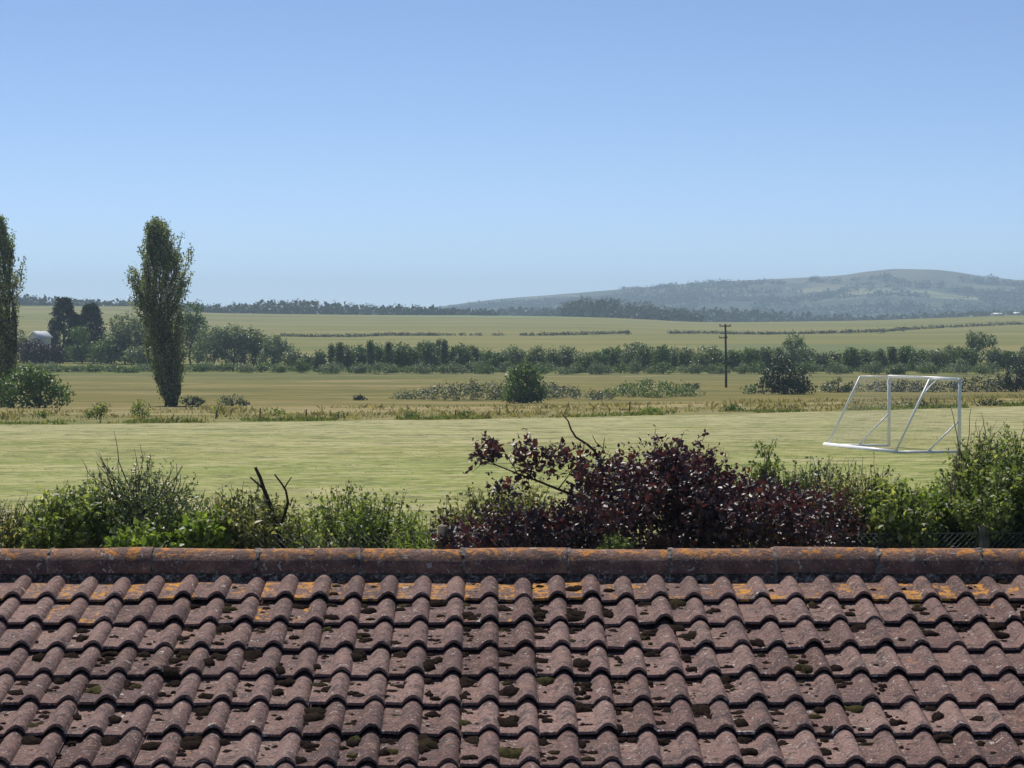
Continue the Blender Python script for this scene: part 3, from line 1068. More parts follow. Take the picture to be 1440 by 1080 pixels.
# shrub at the foot of the second poplar
def simple_tree(name, label, cat, group, base, blobs, n, size, spread, mat, seed, trunk_r=0.12, per=14, lo=0.5, trunk=True, limbs=6, wr=0.6, up=0.25, barkm='bark', parts_ok=True):
    rng = np.random.default_rng(seed)
    root = empty(name, base, label, cat, group)
    V, T, I = clumps(rng, blobs, n, per, size, spread, lo=lo, wr=wr, up=up, zmin=base[2] - 0.05)
    shrub = cat in ('bush', 'shrub', 'plant', 'bramble')
    link_mesh('foliage' if shrub else 'crown', V, [T], M[mat], root, tint=I)
    if trunk:
        tr = MB()
        B = np.asarray(blobs)
        top = B[np.argmax(B[:, 2])]
        P, R = limb(rng, np.array(base) - [0, 0, 0.2], top[:3] + [0, 0, top[5] * 0.4], trunk_r, trunk_r * 0.25, 0.06, 7)
        tr.tube(P, R, 6)
        for k in range(limbs):
            b_ = B[rng.integers(len(B))]
            e = b_[:3] + norm(rng.normal(size=3) + [0, 0, 0.3]) * b_[3:6] * 0.85
            s = P[rng.integers(1, 4)]
            Q, R2 = limb(rng, s, e, trunk_r * 0.5, trunk_r * 0.1, 0.1, 5)
            tr.tube(Q, R2, 5)
        tr.build('stem' if shrub else 'trunk', M[barkm], root, smooth=True)
    return root


def px_tree(name, label, cat, group, xb, yb, blobs_px, n, size_px, mat, seed, depth=0.9, **kw):
    """blobs_px: (x, y, rx, ry) in photo pixels about a base at (xb, yb)"""
    base = hit(xb, yb)
    d = base[1]
    bl = []
    for i, (x, y, rx, ry) in enumerate(blobs_px):
        bl.append(pxblob(x, y, rx, ry, d, rx * d / F * depth, dd=(i % 3 - 1) * rx * d / F * 0.25))
    return simple_tree(name, label, cat, group, base, bl, n, size_px * d / F, size_px * d / F * kw.pop('spread', 0.8), mat, seed, **kw)


px_tree('shrub', 'bushy green shrub at the foot of the poplar on the photo edge', 'shrub', None, 55, 574,
        [(38, 545, 26, 30), (62, 550, 24, 26), (82, 558, 18, 18), (20, 552, 24, 26), (50, 535, 20, 18)], 2600, 5.0, 'leaf_lone', 21, per=10)
px_tree('bush', 'small dark bush just beside the foot of the leaning poplar', 'bush', None, 272, 572, [(270, 566, 11, 7), (279, 567, 8, 5)], 420, 3.0, 'leaf_hedgerow', 22)
px_tree('bush', 'low rounded bush on the pasture, second out from the leaning poplar', 'bush', None, 327, 571, [(327, 564, 16, 7), (340, 567, 10, 5), (316, 567, 9, 5)], 560, 3.0, 'leaf_bramble', 23)

# the round bush and others on the pasture
px_tree('bush', 'round leafy green bush standing alone in mid pasture amid grey brambles', 'bush', None, 737, 567,
        [(736, 540, 27, 24), (722, 552, 15, 16), (753, 552, 15, 16), (738, 526, 16, 14), (730, 560, 20, 8), (748, 560, 18, 8)], 3400, 4.2, 'leaf_lone', 24, per=9)
px_tree('bush', 'big dark bush on the pasture near the utility pole', 'bush', None, 1103, 554,
        [(1102, 530, 30, 24), (1084, 541, 20, 15), (1124, 542, 20, 14), (1100, 514, 18, 12), (1110, 545, 28, 10)], 3400, 4.0, 'leaf_dark', 25, per=9)
px_tree('bush', 'little green bush beside the big dark bush near the pole', 'bush', None, 1052, 554, [(1053, 548, 9, 6), (1062, 550, 8, 5)], 260, 3.2, 'leaf_lone', 26, trunk=False)
px_tree('bush', 'low round bush between the big dark bush and the goal', 'bush', None, 1178, 552, [(1178, 543, 17, 9), (1165, 547, 12, 7), (1192, 548, 11, 6)], 800, 3.2, 'leaf_bramble', 27)
px_tree('bush', 'small dark bush with a pale patch, alone close to the pole foot', 'bush', None, 975, 551, [(975, 546, 10, 5), (968, 544, 5, 4)], 300, 2.8, 'leaf_dark', 28, trunk=False)


def bramble(label, x0, x1, yb, hts, seed, mat='leaf_bramble', n=2600, size=3.0):
    rng = np.random.default_rng(seed)
    base = hit((x0 + x1) / 2, yb)
    d = base[1]
    bl = []
    for k in range(16):
        f = (k + rng.random()) / 16
        x = x0 + (x1 - x0) * f
        h = np.interp(f, np.linspace(0, 1, len(hts)), hts)
        bl.append(pxblob(x, yb - h * 0.45 - rng.random() * 2, (x1 - x0) / 16 * 1.3, h * 0.6, d, 3.0, dd=rng.normal(0, 2.5)))
    root = empty('bramble_patch', base, label, 'bramble', 'bramble patches on the pasture')
    V, T, I = clumps(rng, bl, n, 12, size * d / F, size * d / F, lo=0.5, zmin=base[2] - 2.5)
    link_mesh('foliage', V, [T], M[mat], root, tint=I)


bramble('long grey green bramble patch reaching the round lone bush from the poplar side', 556, 716, 562, [4, 10, 14, 20, 22, 21, 18], 31, n=3400)
bramble('short bramble patch sloping down from the round lone bush toward the pole', 764, 815, 560, [19, 17, 13, 8], 32, n=1400)
bramble('broad low green bramble patch between the round lone bush and the pole', 855, 985, 558, [8, 17, 21, 18, 16, 8], 33, 'leaf_lone', n=2800)
bramble('thin low bramble streak just this side of the broad bramble patch', 822, 860, 562, [5, 9, 6], 34, n=600)
bramble('low dark hedge line of bramble running behind the goal', 1208, 1425, 551, [8, 13, 11, 15, 16, 18, 20], 35, 'leaf_dark', n=3600)
px_tree('bush', 'dark bush cut by the photo edge at the end of the dark bramble hedge', 'bush', None, 1430, 551,
        [(1430, 530, 18, 20), (1448, 534, 18, 18), (1418, 541, 14, 10)], 2000, 3.6, 'leaf_dark', 36)

# ------------------------------------------------------------------ far hedgerow across the valley
HEDGE = []   # (x, top, half width, style)
for x, top, hw, st in [(432, 497, 9, 'r'), (449, 490, 9, 'r'), (467, 487, 6, 'n'), (478, 484, 5, 'n'), (489, 483, 9, 'r'), (506, 486, 11, 'r'), (521, 482, 5, 'n'),
                       (533, 484, 9, 'r'), (546, 483, 6, 'n'), (562, 481, 13, 'r'), (579, 487, 9, 'r'), (592, 485, 8, 'n'), (605, 484, 8, 'r'), (617, 480, 4, 'n'),
                       (625, 481, 4, 'n'), (637, 486, 8, 'r'), (651, 485, 9, 'r'), (667, 487, 11, 'r'), (684, 489, 11, 'r'), (701, 493, 9, 'r'),
                       (722, 484, 20, 'r'), (754, 487, 16, 'r'), (776, 488, 14, 'r'), (798, 487, 18, 'r'), (822, 493, 12, 'r'), (842, 494, 11, 'r'), (860, 493, 11, 'r'),
                       (889, 485, 17, 'r'), (908, 485, 15, 'r'), (928, 488, 12, 'r'), (948, 490, 16, 'r'), (970, 489, 13, 'r'), (992, 490, 13, 'r'), (1012, 489, 12, 'r'),
                       (1034, 490, 13, 'r'), (1056, 490, 12, 'r'), (1078, 492, 12, 'r'), (1097, 488, 11, 'r'), (1117, 472, 15, 't'), (1137, 492, 12, 'r'), (1156, 496, 12, 'r'),
                       (1176, 495, 13, 'r'), (1197, 493, 13, 'r'), (1218, 494, 12, 'r'), (1238, 493, 10, 'n'), (1254, 490, 7, 'n'), (1274, 485, 14, 'r'), (1296, 490, 14, 'r'),
                       (1318, 490, 14, 'r'), (1340, 488, 13, 'r'), (1360, 490, 11, 'r'), (1379, 466, 19, 's'), (1400, 491, 13, 'r'), (1422, 491, 13, 'r'), (1446, 488, 14, 'r'),
                       (1470, 487, 15, 'r')]:
    HEDGE.append((x, top, hw, st))
ORD = ['first', 'second', 'third', 'fourth', 'fifth', 'sixth', 'seventh', 'eighth', 'ninth', 'tenth', 'eleventh', 'twelfth', 'thirteenth', 'fourteenth',
       'fifteenth', 'sixteenth', 'seventeenth', 'eighteenth', 'nineteenth', 'twentieth', 'twenty-first']


def order_word(x, lst, far, lo, hi):
    """ordinal of x within lo..hi counted from the landmark side"""
    s = sorted([v for v in lst if lo < v < hi], reverse=far)
    return ORD[s.index(x)]


def hedge_label(x, kind, lst, what):
    if x < 735:
        return f"{kind}, {order_word(x, lst, True, 0, 735)} out from the lone round bush toward the poplars{what}"
    if x < 1020:
        return f"{kind}, {order_word(x, lst, True, 735, 1020)} from the utility pole toward the lone round bush{what}"
    if x < 1250:
        return f"{kind}, {order_word(x, lst, False, 1020, 1250)} from the pole toward the goal{what}"
    if x < 1379:
        return f"{kind}, {order_word(x, lst, True, 1250, 1379)} from the leaning spreading tree toward the pole{what}"
    return f"{kind}, {order_word(x, lst, False, 1379, 3000)} from the leaning spreading tree toward the photo edge{what}"


hx_list = [h[0] for h in HEDGE]
for i, (x, top, hw, st) in enumerate(HEDGE):
    rr = np.random.default_rng(100 + i)
    top = top + (rr.uniform(-3.0, 4.5) if st == 'r' else 0)
    hw = hw * (rr.uniform(0.85, 1.45) if st == 'r' else 1)
    yb = 521 + rr.uniform(-3, 3)
    h = yb - top
    if st == 'n':
        bl = [(x, top + h * 0.30, hw * 0.7, h * 0.32), (x + rr.normal(0, 1), top + h * 0.60, hw, h * 0.35), (x, top + h * 0.12, hw * 0.4, h * 0.16)]
        kind = 'narrow upright hedgerow tree'
        n, mat = 1700, 'leaf_hedgerow'
    elif st == 't':
        bl = [(1117, 480, 12, 8), (1109, 486, 8, 7), (1126, 489, 8, 8), (1118, 499, 10, 10), (1115, 508, 13, 8)]
        kind, n, mat = 'tall airy tree with gaps in its crown', 1700, 'leaf_grey'
    elif st == 's':
        bl = [(1372, 474, 12, 8), (1388, 478, 12, 7), (1396, 483, 6, 4), (1376, 486, 10, 8), (1380, 500, 9, 10), (1366, 482, 7, 6)]
        kind, n, mat = 'leaning spreading tree, the tallest', 1700, 'leaf_grey'
    else:
        bl = [(x, top + h * 0.42, hw * 0.95, h * 0.42)]
        bl.append((x, yb - h * 0.22, hw * 1.15, h * 0.24))
        for _ in range(4):
            bl.append((x + rr.uniform(-0.6, 0.6) * hw, top + h * rr.uniform(0.2, 0.7), hw * rr.uniform(0.4, 0.65), h * rr.uniform(0.16, 0.3)))
        kind = 'rounded hedgerow tree' if hw > 12 else 'small hedgerow tree'
        n, mat = int(1100 + hw * 110), 'leaf_hedgerow' if rr.random() < 0.6 else 'leaf_lone'
        if rr.random() < 0.18:
            mat = 'leaf_grey'
    if st in 'ts':
        lab = kind + (' between the pole and the goal' if st == 't' else ' in the far hedgerow above the goal')
    else:
        lab = hedge_label(x, kind, hx_list, '')
    px_tree('hedgerow_tree', lab, 'tree', 'trees of the far hedgerow', x, yb, bl, n, 2.9 if st != 'n' else 2.6, mat, 200 + i,
            per=8, trunk_r=0.14, limbs=4, lo=0.45, up=0.9 if st == 'n' else 0.3, spread=0.7)

# paler bushes along the front of the hedgerow
LB = [(x + (7 if i % 2 else -4), 509 + (i * 7 % 11) - 4, 12 + (i * 5 % 9)) for i, x in enumerate(range(432, 1480, 21))]
lbx = [b_[0] for b_ in LB]
for i, (x, top, hw) in enumerate(LB):
    rr = np.random.default_rng(400 + i)
    yb = 525.5 + rr.uniform(-1, 1.2)
    h = yb - top
    bl = [(x + rr.uniform(-.6, .6) * hw, top + h * rr.uniform(0.45, 0.75), hw * rr.uniform(0.45, 0.8), h * rr.uniform(0.3, 0.5)) for _ in range(5)]
    px_tree('hedgerow_bush', hedge_label(x, 'pale bush fronting the hedgerow', lbx, ''), 'bush', 'low bushes along the front of the far hedgerow',
            x, yb, bl, 800, 2.3, 'leaf_grey' if i % 3 else 'leaf_lone', 500 + i, trunk=False, per=8, depth=0.8)

# ------------------------------------------------------------------ clump of trees and houses by the poplars
def conifer(label, xb, yb, top, hw, seed):
    rng = np.random.default_rng(seed)
    base = hit(xb, yb)
    d = base[1]
    m = d / F
    root = empty('conifer_tree', base, label, 'tree', 'dark conifers by the white-roofed house')
    H = (yb - top) * m
    parts = []
    for k in range(420):
        f = rng.random() ** 0.8
        z = base[2] + H * f
        w = hw * m * (1.0 - 0.75 * f ** 1.7) * rng.uniform(0.75, 1.08)
        a = rng.uniform(0, 2 * math.pi)
        tip = np.array([base[0] + w * math.cos(a), base[1] + w * math.sin(a), z])
        mm = 16
        Q = np.array([base[0], base[1], z]) + (tip - [base[0], base[1], z]) * (0.45 + 0.55 * rng.random(mm))[:, None] + rng.normal(size=(mm, 3)) * 0.22
        A = norm(norm((tip - [base[0], base[1], z])[None, :]) + rng.normal(size=(mm, 3)) * 0.6 + [0, 0, 0.5])
        V, T = leaf_mesh(Q, A, norm(rng.normal(size=(mm, 3)) + [0, 0, .5]), 0.55 * rng.uniform(0.6, 1.3, mm), 0.5)
        parts.append((V, T, np.repeat(np.clip(rng.normal(.5, .2) + rng.normal(0, .15, mm), 0, 1), 4)))
    V, T, I = join(parts)
    link_mesh('crown', V, [T], M['leaf_conifer'], root, tint=I)
    tr = MB()
    tr.tube([base - [0, 0, .3], base + [0, 0, H * .5], base + [0, 0, H * .96]], [0.3, 0.2, 0.03], 7)
    tr.build('trunk', M['bark'], root)


conifer('tall dark conifer beside the white-roofed house', 90, 508, 421, 29, 41)
conifer('dark conifer just behind the tall one, with a slightly lower top', 128, 508, 430, 27, 42)
conifer('short pointed dark conifer partly behind the poplar edge of the pair', 108, 508, 446, 14, 43)

CL = [  # label, x, yb, blobs, n, mat
    ('round green tree standing between the conifers and the leaning poplar', 176, 512, [(174, 460, 20, 20), (190, 468, 18, 18), (165, 476, 16, 18), (182, 490, 22, 20)], 1500, 'leaf_hedgerow'),
    ('pale green tree peeking out behind the leaning poplar trunk', 205, 512, [(203, 462, 18, 18), (214, 476, 18, 20), (204, 494, 20, 18)], 1300, 'leaf_grey'),
    ('tallest rounded tree just behind the leaning poplar crown', 268, 512, [(268, 442, 17, 18), (260, 458, 20, 18), (278, 462, 14, 18), (268, 486, 22, 24)], 1500, 'leaf_lone'),
    ('wide grey green tree, first beyond the leaning poplar along the clump', 300, 514, [(298, 478, 20, 18), (312, 484, 16, 18), (290, 495, 20, 18)], 1300, 'leaf_grey'),
    ('grey green tree, second beyond the leaning poplar along the clump', 330, 514, [(328, 474, 16, 16), (340, 484, 16, 16), (326, 496, 18, 18)], 1200, 'leaf_grey'),
    ('darker tree, third beyond the leaning poplar along the clump', 358, 514, [(356, 478, 16, 16), (368, 488, 14, 16), (352, 498, 18, 16)], 1200, 'leaf_hedgerow'),
    ('sloping tree closing the clump at its hedgerow end', 386, 516, [(384, 486, 15, 14), (398, 494, 14, 13), (382, 503, 18, 13)], 1100, 'leaf_grey'),
    ('small bush where the tree clump meets the far hedgerow', 414, 518, [(412, 505, 13, 11), (424, 510, 10, 9)], 600, 'leaf_hedgerow'),
    ('dark copper coloured bush below the white-roofed house', 50, 511, [(48, 494, 18, 15), (60, 499, 12, 12), (36, 500, 12, 12)], 1000, 'leaf_red'),
    ('second copper tinted bush between the house and the conifers', 78, 511, [(78, 498, 11, 11), (86, 502, 8, 8)], 600, 'leaf_red'),
    ('round bright bush under the conifers', 116, 511, [(112, 470, 12, 10), (118, 492, 18, 12), (105, 498, 14, 12)], 900, 'leaf_lone'),
    ('wide pale bush under the conifers toward the leaning poplar', 150, 512, [(142, 492, 16, 11), (160, 490, 18, 12), (150, 502, 26, 10)], 1100, 'leaf_lone'),
    ('dark leafy bush half hidden behind the leaning poplar foot', 205, 515, [(192, 500, 16, 12), (210, 506, 18, 10)], 800, 'leaf_hedgerow'),
    ('tree behind the shrub of the edge poplar, beside the house', 24, 509, [(22, 480, 14, 16), (34, 490, 12, 14), (14, 494, 14, 14)], 900, 'leaf_hedgerow'),
    ('low dark tree roofing the gap behind the white house', 64, 505, [(70, 476, 9, 10), (74, 484, 8, 12)], 500, 'leaf_conifer'),
]
for i, (lab, x, yb, bl, n, mat) in enumerate(CL):
    bush = 'bush' in lab
    px_tree('garden_bush' if bush else 'clump_tree', lab, 'bush' if bush else 'tree', 'trees and bushes clustered by the poplars', x, yb, bl, int(n * 2.6), 3.1, mat, 600 + i, per=9, trunk_r=0.2, spread=0.75)
for i, x in enumerate(range(10, 425, 24)):
    rr = np.random.default_rng(650 + i)
    yb, top, hw = 524 + rr.uniform(-1.5, 1), 511 + rr.uniform(-2, 2.5), 17
    bl = [(x + rr.uniform(-.7, .7) * hw, top + (yb - top) * rr.uniform(0.45, 0.8), hw * rr.uniform(0.45, 0.8), (yb - top) * rr.uniform(0.25, 0.42)) for _ in range(5)]
    px_tree('hedgerow_bush', f'low green bush along the ditch under the tree clump, {ORD[i]} from the photo edge', 'bush', 'low bushes along the ditch under the tree clump',
            x, yb, bl, 900, 2.3, 'leaf_lone' if i % 2 else 'leaf_grey', 670 + i, trunk=False, per=8, depth=0.8)


def small_house(name, label, xb, yb, w_px, wall_px, roof_px, d, rot, roofm, wallm='render', cat='house', group=None):
    """house with a gabled roof, door and windows"""
    c = W(xb, yb, d)
    m = d / F
    wall_px += max(0.0, (c[2] - ground_z(c[0], c[1])) / m)
    c[2] = ground_z(c[0], c[1])
    root = empty(name, c, label, cat, group)
    w, dp = w_px * m, w_px * m * 1.7
    hgt, rf = wall_px * m, roof_px * m
    ca, sa = math.cos(rot), math.sin(rot)

    def loc(x, y, z):
        return (c[0] + x * ca - y * sa, c[1] + x * sa + y * ca, c[2] + z)
    b_ = MB()
    V = [loc(x, y, z) for x in (-w / 2, w / 2) for y, z in ((-dp / 2, -2), (dp / 2, -2), (dp / 2, hgt), (0, hgt + rf), (-dp / 2, hgt))]
    b_.add(np.array(V), np.array([[0, 1, 2, 3, 4]]), np.array([[9, 8, 7, 6, 5]]), np.array([[0, 4, 9, 5], [1, 6, 7, 2]]))
    b_.build('wall', M[wallm], root)
    r_ = MB()
    for s in (-1, 1):
        e0, e1 = s * (dp / 2 + 0.3), 0
        V = [loc(x, y, z) for x in (-w / 2 - .3, w / 2 + .3) for y, z in ((e0, hgt - .15), (e1, hgt + rf + .05), (e1, hgt + rf + .2), (e0, hgt))]
        r_.add(np.array(V), np.array([[0, 1, 2, 3], [7, 6, 5, 4], [0, 4, 5, 1], [3, 2, 6, 7], [0, 3, 7, 4]]))
    r_.build('roof', M[roofm], root)
    for k in (-0.28, 0.28):
        g_ = MB()
        g_.box(loc(w * k, -dp / 2 - 0.02, hgt * 0.62), (0.14 * w, 0.08, min(1.1, hgt * 0.3)), rot)
        g_.build('window', M['glass'], root)
    g_ = MB()
    g_.box(loc(0, -dp / 2 - 0.02, 1.0), (0.1 * w, 0.08, 2.0), rot)
    g_.build('door', M['slate'], root)


small_house('house', 'small white-roofed house among trees behind the edge poplar', 56, 475, 18, 1, 7, 520, 0.7, 'slate')
small_house('garden_shed', 'tiny pale shed among bushes below the conifers', 97, 494, 10, 2, 4, 540, -0.3, 'slate', cat='shed')
small_house('house', 'white-walled house glimpsed behind the edge poplar stems', 2, 478, 14, 3, 5, 500, 0.2, 'slate')
small_house('barn', 'long low white barn on the far crest at the foot of the hill', 1402, 446, 12, 2.2, 1.5, 1830, 0.1, 'slate', cat='barn')
small_house('barn', 'small white barn on the far crest near the photo edge', 1430, 443, 8, 2.2, 1.5, 1840, -0.2, 'slate', cat='barn')

# ------------------------------------------------------------------ field hedges far out on the farmland
def field_hedge(label, pts, seed, hpx=3.0, gap=0.0):
    hpx *= 1.15
    rng = np.random.default_rng(seed)
    bl = []
    for (x0, y0), (x1, y1) in zip(pts[:-1], pts[1:]):
        n = max(2, int(abs(x1 - x0) / 3))
        for k in range(n):
            if rng.random() < gap:
                continue
            f = (k + rng.random()) / n
            p = hit(x0 + (x1 - x0) * f, y0 + (y1 - y0) * f)
            m = p[1] / F
            hh = hpx * m * rng.uniform(0.6, 1.2)
            bl.append((p[0], p[1], p[2] + hh * 0.4, rng.uniform(2.5, 5) * m, 2.5, hh * 0.6))
    root = empty('field_hedge', bl[0][:3], label, 'hedge', 'thin hedges across the far fields')
    m = bl[0][1] / F
    V, T, I = clumps(rng, bl, len(bl) * 70, 6, 1.7 * m, 1.1 * m, lo=0.4)
    link_mesh('foliage', V, [T], M['leaf_dark'], root, tint=I)


field_hedge('thin dark field hedge stretching from the tree clump to above the hedgerow', [(395, 473), (440, 474), (500, 474), (545, 472), (622, 472)], 71, 2.8)
field_hedge('sparse broken field hedge in the middle of the far slope', [(626, 472), (665, 472), (705, 472)], 72, 2.2, 0.6)
field_hedge('thin dark field hedge ending in a round bush above the lone bush', [(735, 472), (770, 472), (812, 471), (850, 470), (884, 469)], 73, 3.0)
field_hedge('thin dark field hedge passing behind the top of the utility pole', [(940, 469.5), (985, 469), (1025, 470), (1080, 470.5), (1140, 469.5), (1187, 468.5)], 74, 2.4)
field_hedge('broken field hedge climbing to the photo edge under the hill', [(1187, 468.5), (1240, 467), (1270, 464.5), (1330, 461), (1378, 459), (1420, 457), (1470, 456)], 75, 3.2)
for x, y, lab in ((882, 471.5, 'round bush closing the field hedge above the lone round bush'), (1192, 469.5, 'small round bush on the far slope between two field hedges'),
                  (1241, 469, 'dark round bush on the far slope above the goal'), (1269, 466, 'bigger dark round bush in the climbing field hedge')):
    px_tree('bush', lab, 'bush', 'single bushes along the thin field hedges', x, y, [(x, y - 3, 4, 3.2)], 90, 2.0, 'leaf_dark', 80 + x, trunk=False, per=6)


# ------------------------------------------------------------------ far woods that read as one mass
def far_wood(name, label, segs, seed, size_px, mat='leaf_far', per=8, dens=170, crown=(5, 8)):
    """segs: (x0, x1, y_base, y_top0, y_top1, distance)"""
    rng = np.random.default_rng(seed)
    parts = []
    for x0, x1, yb, t0, t1, d in segs:
        m = d / F
        n = max(2, int((x1 - x0) / 5))
        for k in range(n):
            f = (k + rng.random()) / n
            x = x0 + (x1 - x0) * f
            tp = t0 + (t1 - t0) * f + rng.uniform(-0.5, 2.5)
            h = (yb - tp) * m
            dd = d + rng.uniform(0, 60)
            c = W(x, yb, dd)
            gz = ground_z(c[0], c[1])
            c[2] = max(c[2], gz - 1)
            rw = rng.uniform(*crown) * m
            bl = [(c[0], c[1], c[2] + h * 0.58, rw, rw, h * 0.42), (c[0] + rng.normal(0, rw * .6), c[1] - rw * .3, c[2] + h * 0.25, rw * 1.1, rw, h * 0.35), (c[0], c[1] - rw * 0.5, c[2] - 1.0, rw * 1.3, rw, 3.0)]
            parts.append(clumps(rng, bl, dens, per, size_px * m, size_px * m * 0.7, lo=0.6))
            parts.append(clumps(rng, bl, 40, 4, size_px * m * 2.6, size_px * m * 0.6, lo=0.1, hi=0.75, wr=0.9))
    V, T, I = join(parts)
    o = link_mesh(name, V, [T], M[mat], tint=I)
    o["kind"] = "stuff"
    o["label"] = label


far_wood('distant_wood', 'long dark wood along the far crest', [
    (283, 330, 440, 427, 429, 1840), (325, 372, 441, 428, 426, 1850), (365, 425, 442, 422, 421, 1860), (400, 470, 443, 422, 423, 1870), (465, 520, 445, 425, 428, 1870),
    (515, 600, 446, 427, 430, 1880), (590, 650, 446, 431, 434, 1890), (535, 583, 447, 437, 440, 1840), (640, 700, 446, 435, 437, 1950)], 91, 2.2)
far_wood('distant_wood', 'wood on the crest behind the poplars', [(-40, 30, 436, 424, 420, 1840), (20, 90, 437, 420, 424, 1850), (80, 180, 438, 426, 428, 1850), (170, 285, 440, 429, 428, 1860)], 92, 2.2)
far_wood('distant_wood', 'dark wood on the crest below the hill', [
    (788, 830, 447, 424, 417, 1880), (812, 870, 449, 416, 419, 1890), (860, 915, 451, 420, 424, 1890), (905, 960, 453, 425, 434, 1890), (950, 985, 454, 434, 440, 1900)], 93, 2.0, dens=420, crown=(7, 12))
far_wood('distant_wood', 'paler wood beyond the crest at the foot of the hill', [
    (960, 1040, 455, 432, 431, 2350), (1030, 1100, 456, 431, 438, 2400), (1090, 1200, 455, 440, 444, 2500), (1190, 1330, 452, 445, 442, 2600), (1320, 1460, 447, 440, 436, 2600),
    (700, 790, 446, 434, 430, 2500), (760, 800, 446, 436, 436, 2300)], 94, 2.0, dens=150)


def hillside_wood(seed):
    rng = np.random.default_rng(seed)
    parts = []

    def clump(X, Y, k=1.0):
        z = ground_z(X, Y)
        if z > 74 + rng.normal(0, 8):
            return
        h, w = rng.uniform(4, 8) * k, rng.uniform(6, 12) * k
        parts.append(clumps(rng, [(X, Y, z + h * .35, w, w, h * .6)], 40, 5, 4.5, 2.6, lo=0.5))
    for k in range(95):                            # field hedges
        Y0 = rng.uniform(3350, 5000)
        X0 = (rng.uniform(560, 1560) - 720) / F * Y0
        a = rng.normal(0, 0.5) + (math.pi / 2 if rng.random() < 0.35 else 0)
        L = rng.uniform(60, 260)
        for t in np.arange(0, L, 10):
            if rng.random() < 0.85:
                clump(X0 + t * math.cos(a), Y0 + t * math.sin(a) * 1.4, 0.75)
    for k in range(80):                            # copses
        Y0 = 3350 + 1500 * rng.random() ** 1.3
        X0 = (rng.uniform(560, 1560) - 720) / F * Y0
        for j in range(rng.integers(4, 16)):
            clump(X0 + rng.normal(0, 34), Y0 + rng.normal(0, 40), 1.15)
    V, T, I = join(parts)
    o = link_mesh('hillside_wood', V, [T], M['leaf_far'], tint=I)
    o["kind"] = "stuff"
    o["label"] = 'woods and hedges scattered over the lower hillside'


hillside_wood(95)

# ------------------------------------------------------------------ utility pole
pb = hit(1021, 545)
pd = pb[1]
pole = empty('utility_pole', pb, 'dark wooden utility pole with two crossarms standing on the pasture', 'utility pole')
ptop = W(1020, 455.5, pd)
b = MB()
b.tube([pb - [0, 0, 0.5], pb + [0, 0, 3], ptop], [0.17, 0.155, 0.125], 10)
b.build('pole', M['pole_wood'], pole, smooth=True)
for y, xa, xb_ in ((458.5, 1011.5, 1028), (475, 1011, 1023)):
    p0, p1 = W(xa, y - 0.3, pd - 0.17), W(xb_, y + 0.3, pd - 0.17)
    b = MB()
    b.box((p0 + p1) / 2, (abs(p1[0] - p0[0]), 0.12, 0.14))
    b.build('crossarm', M['pole_wood'], pole)
    for f in ((0.06, 0.5, 0.94) if y < 460 else (0.08, 0.92)):
        q = p0 + (p1 - p0) * f
        b = MB()
        b.tube([q + [0, 0, 0.06], q + [0, 0, 0.12], q + [0, 0, 0.13], q + [0, 0, 0.26], q + [0, 0, 0.30]], [0.02, 0.02, 0.075, 0.06, 0.02], 8)
        b.build('insulator', M['insulator'], pole, smooth=True)

# ------------------------------------------------------------------ football goal
GH = 2.44


def gpt(x, y):
    p = hit(x, y)
    return np.array([p[0], p[1], 0.03])


FL, FR, RL, RR = gpt(1250, 628), gpt(1349, 637), gpt(1164, 627), gpt(1259, 638)
goal = empty('football_goal', (FL + FR + RL + RR) / 4 * [1, 1, 0], 'white metal football goal with net, seen from its rear on the mown field', 'goal')
up = np.array([0, 0, GH])
TL, TR = FL + up, FR + up
BL, BR = FL + (RL - FL) * 0.47 + up, FR + (RR - FR) * 0.47 + up


def bar(name, a, c, r, mat='white'):
    b = MB()
    b.tube([a, (a + c) / 2, c], r, 10)
    return b.build(name, M[mat], goal, smooth=True)


bar('post', FL, TL + [0, 0, 0.04], 0.06)
bar('post', FR, TR + [0, 0, 0.04], 0.06)
bar('crossbar', TL, TR, 0.066)
bar('top_bar', TL, BL, 0.032)
bar('top_bar', TR, BR, 0.032)
bar('stanchion', BL, RL, 0.042)
bar('stanchion', BR, RR, 0.042)
ext = (RR - RL) / np.linalg.norm(RR - RL) * 0.25
bar('ground_bar', RL - ext, RR, 0.085)
bar('ground_bar', FL, RL, 0.045)
bar('ground_bar', FR, RR, 0.052)
bar('brace', FL + up * 0.47, FL + (RL - FL) * 0.5, 0.03)
bar('brace', FR + up * 0.43, FR + (RR - FR) * 0.5, 0.03)
# curved net arm under the crossbar
t = np.linspace(0, 1, 9)[:, None]
a0, a1 = TR + (TL - TR) * 0.27, BR + (RR - BR) * 0.28
cv = (1 - t) ** 2 * a0 + 2 * t * (1 - t) * ((a0 + a1) / 2 + [0, 0, 0.22]) + t * t * a1
b = MB()
b.tube(cv, 0.022, 8)
b.build('net_arm', M['white'], goal, smooth=True)
net = MB()


def net_panel(A, B, C, D, nu, nv, sag=0.05):
    """cords across the quad A-B (top) to D-C (bottom)"""
    def pt(u, v):
        p = (A * (1 - u) + B * u) * (1 - v) + (D * (1 - u) + C * u) * v
        n = np.cross(B - A, D - A)
        n = n / np.linalg.norm(n)
        return p + n * sag * math.sin(math.pi * u) * math.sin(math.pi * v)
    for i in range(nu + 1):
        net.tube([pt(i / nu, v) for v in np.linspace(0, 1, 9)], 0.0022, 3)
    for j in range(nv + 1):
        net.tube([pt(u, j / nv) for u in np.linspace(0, 1, 11)], 0.0022, 3)


net_panel(BL, BR, RR, RL, 34, 20, 0.10)
net_panel(TL, TR, BR, BL, 34, 8, -0.08)


